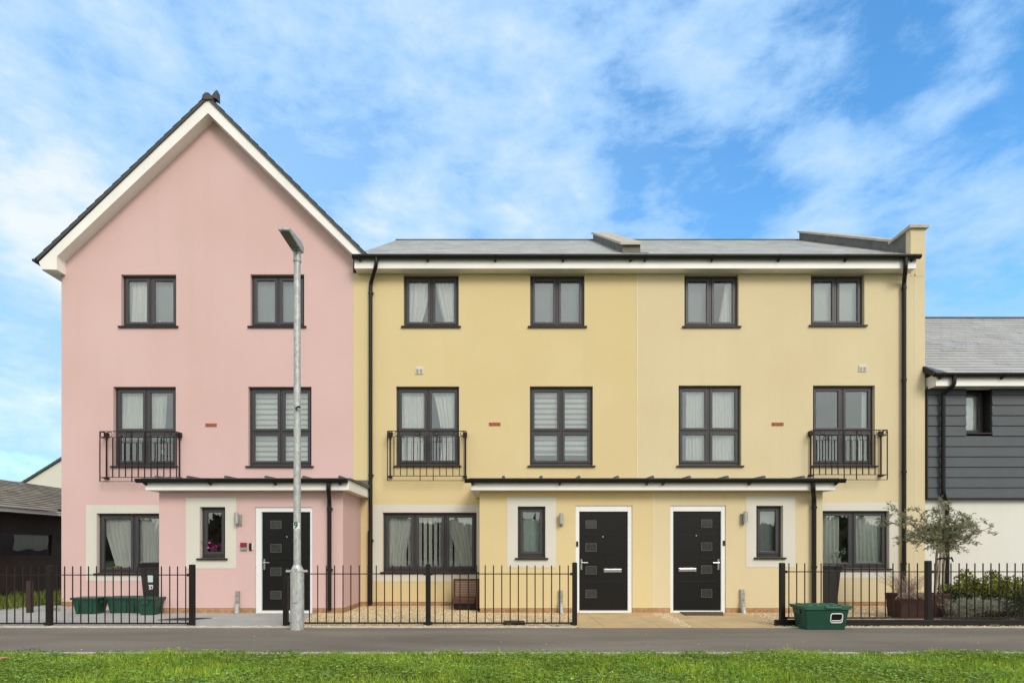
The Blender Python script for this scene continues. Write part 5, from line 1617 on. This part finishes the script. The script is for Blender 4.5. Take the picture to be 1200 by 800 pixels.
# =================================================================== WHAT SHOWS BEHIND THE GLASS
YI = YW + .190
def inset(r, m=.0): return (r[0] + m, r[1] - m, r[2] + .03, r[3] - .02)
def half(r, k, n=2):
    w = (r[1] - r[0]) / n; return (r[0] + w * k, r[0] + w * (k + 1), r[2], r[3])

lin = lambda a, b, p=1.: (lambda t: a + (b - a) * t ** p)
tie_ = lambda amt: (lambda t: amt * math.sin(min(1, t * 1.15) * math.pi / 2) ** 2)

# top floor
r = sf_p[0]; h0, h1 = half(r, 0), half(r, 1)
drape('white curtain gathered in the top pink window furthest from the lamp', h0[0] + .02, h0[1] + .02, h0[2], h0[3], YI, 5, .02, right=lin(0, .12))
roller('grey roller blind in the top pink window furthest from the lamp', h1[0] + .03, h1[1] - .02, h1[2] + .05, h1[3], YI, 'blindgrey')
roller('pale grey roller blind in the top pink window behind the lamp column', sf_p[1][0] + .02, sf_p[1][1] - .02, sf_p[1][2] + .05, sf_p[1][3], YI, 'blindgrey')
r = rY['sf'][0]
drape('white curtain drawn aside towards the pink house, top yellow window', r[0] + .02, r[0] + .58, r[2], r[3], YI, 5, .025, right=lambda t: .05 + .4 * t ** 2)
drape('white curtain on the middle side of the top yellow window near the pink gable', r[1] - .56, r[1] - .02, r[2], r[3], YI, 5, .025, left=lambda t: .05 + .45 * t ** 1.5)
roller('pale roller blind in the top yellow window beside the house joint', rY['sf'][1][0] + .02, rY['sf'][1][1] - .02, rY['sf'][1][2] + .06, rY['sf'][1][3], YI, 'blindgrey')
r = rP['sf'][0]
drape('narrow white curtain at the edge of a top window beside the house joint', r[1] - .42, r[1] - .04, r[2], r[3], YI, 4, .02, left=lambda t: .55 - .45 * t)
roller('grey roller blind in the peach top window beside the house joint', r[0] + .02, r[0] + .62, r[2] + .04, r[3] - .02, YI + .03, 'blindgrey')
roller('pale roller blind in the peach top window under the parapet', rP['sf'][1][0] + .02, rP['sf'][1][1] - .02, rP['sf'][1][2] + .03, rP['sf'][1][3], YI, 'blind')
# first floor
r = ff_p[0]; h0, h1 = half(r, 0), half(r, 1)
drape('pale curtain filling one side of the pink balcony window', h0[0] + .02, h0[1] + .0, r[2] + .62, r[3], YI, 6, .015, mat='greencurtain')
drape('narrow pale curtain beside the mullion of the pink balcony window', h1[0] + .02, h1[0] + .42, r[2] + .62, r[3], YI, 4, .018, right=lin(.05, .3), mat='greencurtain')
zebra('striped day-and-night blind in the pink window behind the lamp column', ff_p[1][0] + .02, ff_p[1][1] - .02, ff_p[1][2] + .06, ff_p[1][3], YI, 'striped blinds')
r = rY['ff'][0]; h0, h1 = half(r, 0), half(r, 1)
drape('full white curtain closing one half of the yellow balcony window', h0[0] + .02, h0[1] + .03, r[2], r[3], YI, 7, .02)
drape('white curtain swept diagonally across the yellow balcony window', h1[0] + .05, h1[1] - .01, r[2], r[3], YI, 6, .02, left=lambda t: .05 + .5 * t ** .8 if t < .62 else .43 - .35 * (t - .62))
zebra('striped day-and-night blind in the yellow window over the porch', rY['ff'][1][0] + .02, rY['ff'][1][1] - .02, rY['ff'][1][2] + .28, rY['ff'][1][3], YI, 'striped blinds')
r = rP['ff'][0]; h0, h1 = half(r, 0), half(r, 1)
drape('net curtain in the half nearer the joint, peach window over the porch', h0[0] + .22, h0[1] + .03, r[2], r[3], YI, 7, .014, mat='net')
drape('net curtain in the half nearer the balcony, peach window over the porch', h1[0] + .03, h1[1] - .02, r[2], r[3], YI, 9, .014, mat='net')
r = rP['ff'][1]
vertical_blind('white vertical blind low behind the peach balcony window', r[0] + .05, r[1] - .05, r[2] + .02, r[2] + .68, YI, .15)
drape('sliver of pale curtain at the downpipe side of the peach balcony window', r[1] - .2, r[1] - .06, r[2], r[3], YI - .03, 2, .015, mat='greencurtain')
# ground floor
r = gf_p; h0, h1 = half(r, 0), half(r, 1)
drape('net curtain swept open in the ground floor pink window', h0[0] + .06, h0[1] - .02, r[2], r[3], YI, 7, .018, left=lambda t: .0 if t < .3 else .55 * (t - .3), mat='curtain')
drape('straight net curtain behind the black bin in the pink window', h1[0] + .0, h1[1] - .04, r[2] + .04, r[3], YI, 9, .015, mat='net')
r = rY['gf']
vertical_blind('white vertical blind in the three-light yellow window', r[0] + .06, r[1] - .06, r[2] + .05, r[3] - .06, YI + .05, .115)
drape('net curtain tied back beside the black downpipe, three-light yellow window', r[0] + .03, r[0] + .68, r[2], r[3], YI, 7, .015, right=tie_(.35), mat='net')
drape('net curtain tied back above the brown chair, three-light yellow window', r[1] - .7, r[1] - .03, r[2], r[3], YI, 7, .015, left=tie_(.4), mat='net')
r = rP['gf']; h0, h1 = half(r, 0), half(r, 1)
drape('pale green curtain behind the vase in the peach ground floor window', h0[0] + .1, h0[0] + .55, r[2], r[3], YI, 5, .02, mat='greencurtain')
drape('pale green curtain beside the olive tree in the peach ground floor window', h1[0] + .06, h1[1] - .03, r[2], r[3], YI, 7, .02, left=lin(0, .08), mat='greencurtain')
roller('plain grey blind in the small peach porch window', rP['pw'][0] + .02, rP['pw'][1] - .02, rP['pw'][2] + .02, rP['pw'][3], YP + .2, 'blindgrey')
drape('dull green curtain low in the small yellow porch window', rY['pw'][0] + .05, rY['pw'][1] - .05, rY['pw'][2], rY['pw'][3] - .25, YP + .25, 3, .02, mat='mint')
# flowers and ornaments on sills
def shelf_z(r): return r[2] + .012
bunch('flower_vase', 'white flowers in a pale vase inside the peach ground floor window', 'flowers', (X(983, YW + .18), YW + .185, shelf_z(rP['gf']) + .05), 'whitepetal', .14, 44, 'vase', .16, stemh=.17)
bunch('flower_pot', 'magenta flowers in a pot inside the small pink porch window', 'flowers', (X(248, YP + .2), YP + .195, shelf_z(pw_p) + .06), 'magenta', .15, 80, 'vase', .05, stemh=.11)
bunch('flower_pot', 'red flower on the sill inside the ground floor pink window', 'flowers', (X(123.5, YW + .17), YW + .175, shelf_z(gf_p) + .03), 'redpetal', .03, 12, 'vase', .05, stemh=.05)
bunch('flower_pot', 'yellow flower on the sill inside the ground floor pink window', 'flowers', (X(137.5, YW + .17), YW + .175, shelf_z(gf_p) + .03), 'yellowpetal', .035, 14, 'vase', .04, stemh=.04)
bunch('flower_pot', 'yellow flowers standing behind the bars of the pink balcony', 'flowers', (X(190, YW + .2), YW + .22, ff_p[0][2] + .28), 'yellowpetal', .05, 26, 'vase', .10, stemh=.08)
tb = thing('side_table', 'small dark table inside the pink balcony window', 'table', (X(190, YW + .4), YW + .25, ff_p[0][2]))
m_ = MB(); xx = X(190, YW + .2); m_.box(xx - .2, xx + .2, YW + .2, YW + .29, ff_p[0][2] + .255, ff_p[0][2] + .278); m_.build('table_top', M['darkwood'], tb)
for s in (-1, 1):
    m_ = MB(); m_.box(xx + s * .17 - .012, xx + s * .17 + .012, YW + .24, YW + .264, ff_p[0][2] + .012 - .2, ff_p[0][2] + .2545); m_.build('leg', M['darkwood'], tb)
for k, (r, px, w, h, lab_) in enumerate(((sf_p[0], 187, .12, .08, 'small white card box on the sill, top pink window away from lamp'), (sf_p[1], 319, .045, .11, 'small white bottle on the sill of the top pink window by the lamp'), (rY['sf'][1], 641, .12, .07, 'small white ornament on the sill of the top yellow window near the joint'), (rY['ff'][1], 679 - 44, .14, .05, 'white ornaments on the transom of the yellow window over the porch'))):
    z_ = r[2] + .10 if k < 3 else r[2] + (r[3] - r[2]) * .435 + .065
    e = MB(); xx = X(px, YW + .16)
    e.tube([(xx, YW + .172, z_), (xx, YW + .172, z_ + h * .6), (xx, YW + .172, z_ + h * .75), (xx, YW + .172, z_ + h)], [w / 3, w / 3, w / 5, w / 5], 10)
    if w > .1: e.tube([(xx - w / 2, YW + .172, z_), (xx - w / 2, YW + .172, z_ + h * .6)], w / 5, 8)
    if k == 1 or k < 3:
        tag(e.build('ornament', M['whitepaint'], smooth=True), lab_.replace('card box', 'ornament'), 'ornament')

# =================================================================== SKY, SUN, CAMERA
world = bpy.data.worlds.new('World'); scene.world = world; world.use_nodes = True
nt = world.node_tree; bg = nt.nodes['Background']
SUN_EL, SUN_AZ = 36., 152.        # degrees; the sun stands behind the camera
sky = N(nt, 'ShaderNodeTexSky'); sky.sky_type = 'NISHITA'; sky.sun_disc = False
sky.sun_elevation = R(SUN_EL); sky.sun_rotation = R(SUN_AZ); sky.air_density = 1.0; sky.dust_density = .6; sky.ozone_density = 1.5
hs = N(nt, 'ShaderNodeHueSaturation', Saturation=1.3, Value=1.04); L(nt, sky.outputs[0], hs.inputs['Color'])
tc = nt.nodes.new('ShaderNodeTexCoord'); D = tc.outputs['Generated']
sp = nt.nodes.new('ShaderNodeSeparateXYZ'); L(nt, D, sp.inputs[0])


def mth(op, a, b=None, clamp=False):
    n = nt.nodes.new('ShaderNodeMath'); n.operation = op; n.use_clamp = clamp
    for i, q in enumerate((a, b)):
        if q is None: continue
        if hasattr(q, 'is_output'): L(nt, q, n.inputs[i])
        else: n.inputs[i].default_value = q
    return n.outputs[0]


cvn = nt.nodes.new('ShaderNodeVectorMath'); cvn.operation = 'MULTIPLY'; L(nt, D, cvn.inputs[0]); cvn.inputs[1].default_value = (1, 1, 2.1)
cv = cvn
n1 = noise(nt, 3.0, 9, .62, cv.outputs[0], dist=.35)
n2 = noise(nt, 9.0, 8, .62, cv.outputs[0], dist=.25)
base_ = mth('ADD', mth('MULTIPLY', n1, .45), mth('MULTIPLY', n2, .55))


def blob(px, py, r_in, r_out, amt):
    d = Vector(((px - CX) / F, 1, (HY - py) / F)).normalized()
    dp_ = nt.nodes.new('ShaderNodeVectorMath'); dp_.operation = 'DOT_PRODUCT'; L(nt, D, dp_.inputs[0]); dp_.inputs[1].default_value = d
    return mth('MULTIPLY', ramp(nt, dp_.outputs['Value'], math.cos(R(r_out)), math.cos(R(r_in)), True), amt)


acc = base_
for b_ in ((640, 110, 2, 22, .13), (330, 100, 5, 28, .10), (90, 70, 3, 16, .11), (10, 390, 3, 20, .20), (0, 240, 2, 10, .09), (900, 80, 2, 9, .12), (480, 265, 1, 6, .14), (640, 250, 1, 7, .10), (780, 240, 1, 5, .06),
           (760, 192, 1, 6, -.16), (870, 205, 1, 7, -.17), (650, 190, 1, 5, -.08), (1010, 40, 1, 7, -.15), (1140, 120, 2, 8, -.13), (1075, 235, 1, 6, -.10), (1120, 75, 1, 4, .12), (1010, 140, 1, 6, .05),
           (1130, 205, 1, 6, .13), (960, 235, 1, 6, .10), (1140, 320, 1, 8, .10), (1060, 180, 1, 4, .10), (1150, 5, 1, 6, .08), (470, 195, 1, 6, -.05)):
    acc = mth('ADD', acc, blob(*b_))
n4 = noise(nt, 17., 6, .6, cv.outputs[0], dist=.3)
acc = mth('ADD', acc, mth('MULTIPLY', mth('SUBTRACT', n4, .5), .24))
thin = ramp(nt, acc, .40, .66, True); thick = ramp(nt, acc, .60, .82, True)
back = ramp(nt, sp.outputs[1], .25, -.35, True)     # towards the sun the cover closes up
veil = ramp(nt, sp.outputs[0], .55, -.45, True)
cover = mth('MAXIMUM', mth('MULTIPLY', thin, .9), mth('MAXIMUM', mth('MULTIPLY', veil, .66), mth('MULTIPLY', back, .9)))
skyS = mix_rgb(nt, 1., hs.outputs['Color'], (.140, .156, .150), 'MULTIPLY')
cloudc = mix_rgb(nt, ramp(nt, acc, .74, .95, True), mix_rgb(nt, thick, (.225, .362, .545), (.335, .437, .54)), (.49, .51, .53))
cloudb = mix_rgb(nt, ramp(nt, base_, .35, .65), (.54, .53, .50), (.72, .70, .65))
cloud = mix_rgb(nt, back, cloudc, cloudb)
L(nt, mix_rgb(nt, cover, skyS, cloud), bg.inputs['Color'])
bg.inputs['Strength'].default_value = 1.0

sd = bpy.data.lights.new('sun', 'SUN'); sd.energy = 1.08; sd.angle = R(24); sd.color = (1., .93, .84)
so_ = bpy.data.objects.new('sun', sd); COL.objects.link(so_)
az = R(SUN_AZ); el = R(SUN_EL)
sdir = Vector((math.sin(az) * math.cos(el), math.cos(az) * math.cos(el), math.sin(el)))   # towards the sun
so_.rotation_euler = (-sdir).to_track_quat('-Z', 'Y').to_euler(); so_.location = sdir * 60

cam = bpy.data.cameras.new('camera'); co = bpy.data.objects.new('camera', cam); COL.objects.link(co)
cam.sensor_fit = 'HORIZONTAL'; cam.sensor_width = 36.; cam.lens = 36. * F / 1200.
cam.shift_x = (600 - CX) / 1200.; cam.shift_y = (HY - 400) / 1200.
cam.clip_start = .05; cam.clip_end = 3000
co.location = (0, 0, CH); co.rotation_euler = (R(90), 0, 0)
scene.camera = co

scene.render.engine = 'CYCLES'
scene.cycles.max_bounces = 8; scene.cycles.transparent_max_bounces = 12; scene.cycles.diffuse_bounces = 4
scene.cycles.use_denoising = True
scene.view_settings.view_transform = 'Standard'; scene.view_settings.look = 'None'
scene.view_settings.exposure = .96; scene.view_settings.gamma = 1.

# added trees behind the camera, out of view: they darken the window reflections
n = 42000
tx = rng.uniform(-90, 90, n); cl_ = 4.6 + .5 * np.sin(tx * .31) + .4 * np.sin(tx * .83 + 1)
tp_ = np.stack([tx, -55 + rng.normal(0, 2.5, n), rng.random(n) ** .8 * cl_], 1)
v, f, c = leaves(tp_, unit(rng.normal(size=(n, 3))), rng.uniform(.7, 1.5, n), rng.uniform(.6, 1.2, n), palette(n, (.035, .05, .015), (.09, .12, .04)))
tag(np_mesh('reflection_trees', v, f, M['leaf'], c), 'unseen line of trees added to darken the window reflections', 'trees', kind='stuff')

q7 = [(-8.5, yB + .05), (8.5, yB + .05), (8.5, yA - .02), (-8.5, yA - .02)]
tag(pebbles('grit', [(q7, 170)], 0, .001, (.20, .17, .12), (.55, .48, .36), (.004, .011)), 'stray grit scattered over the asphalt footpath', 'grit', kind='stuff')
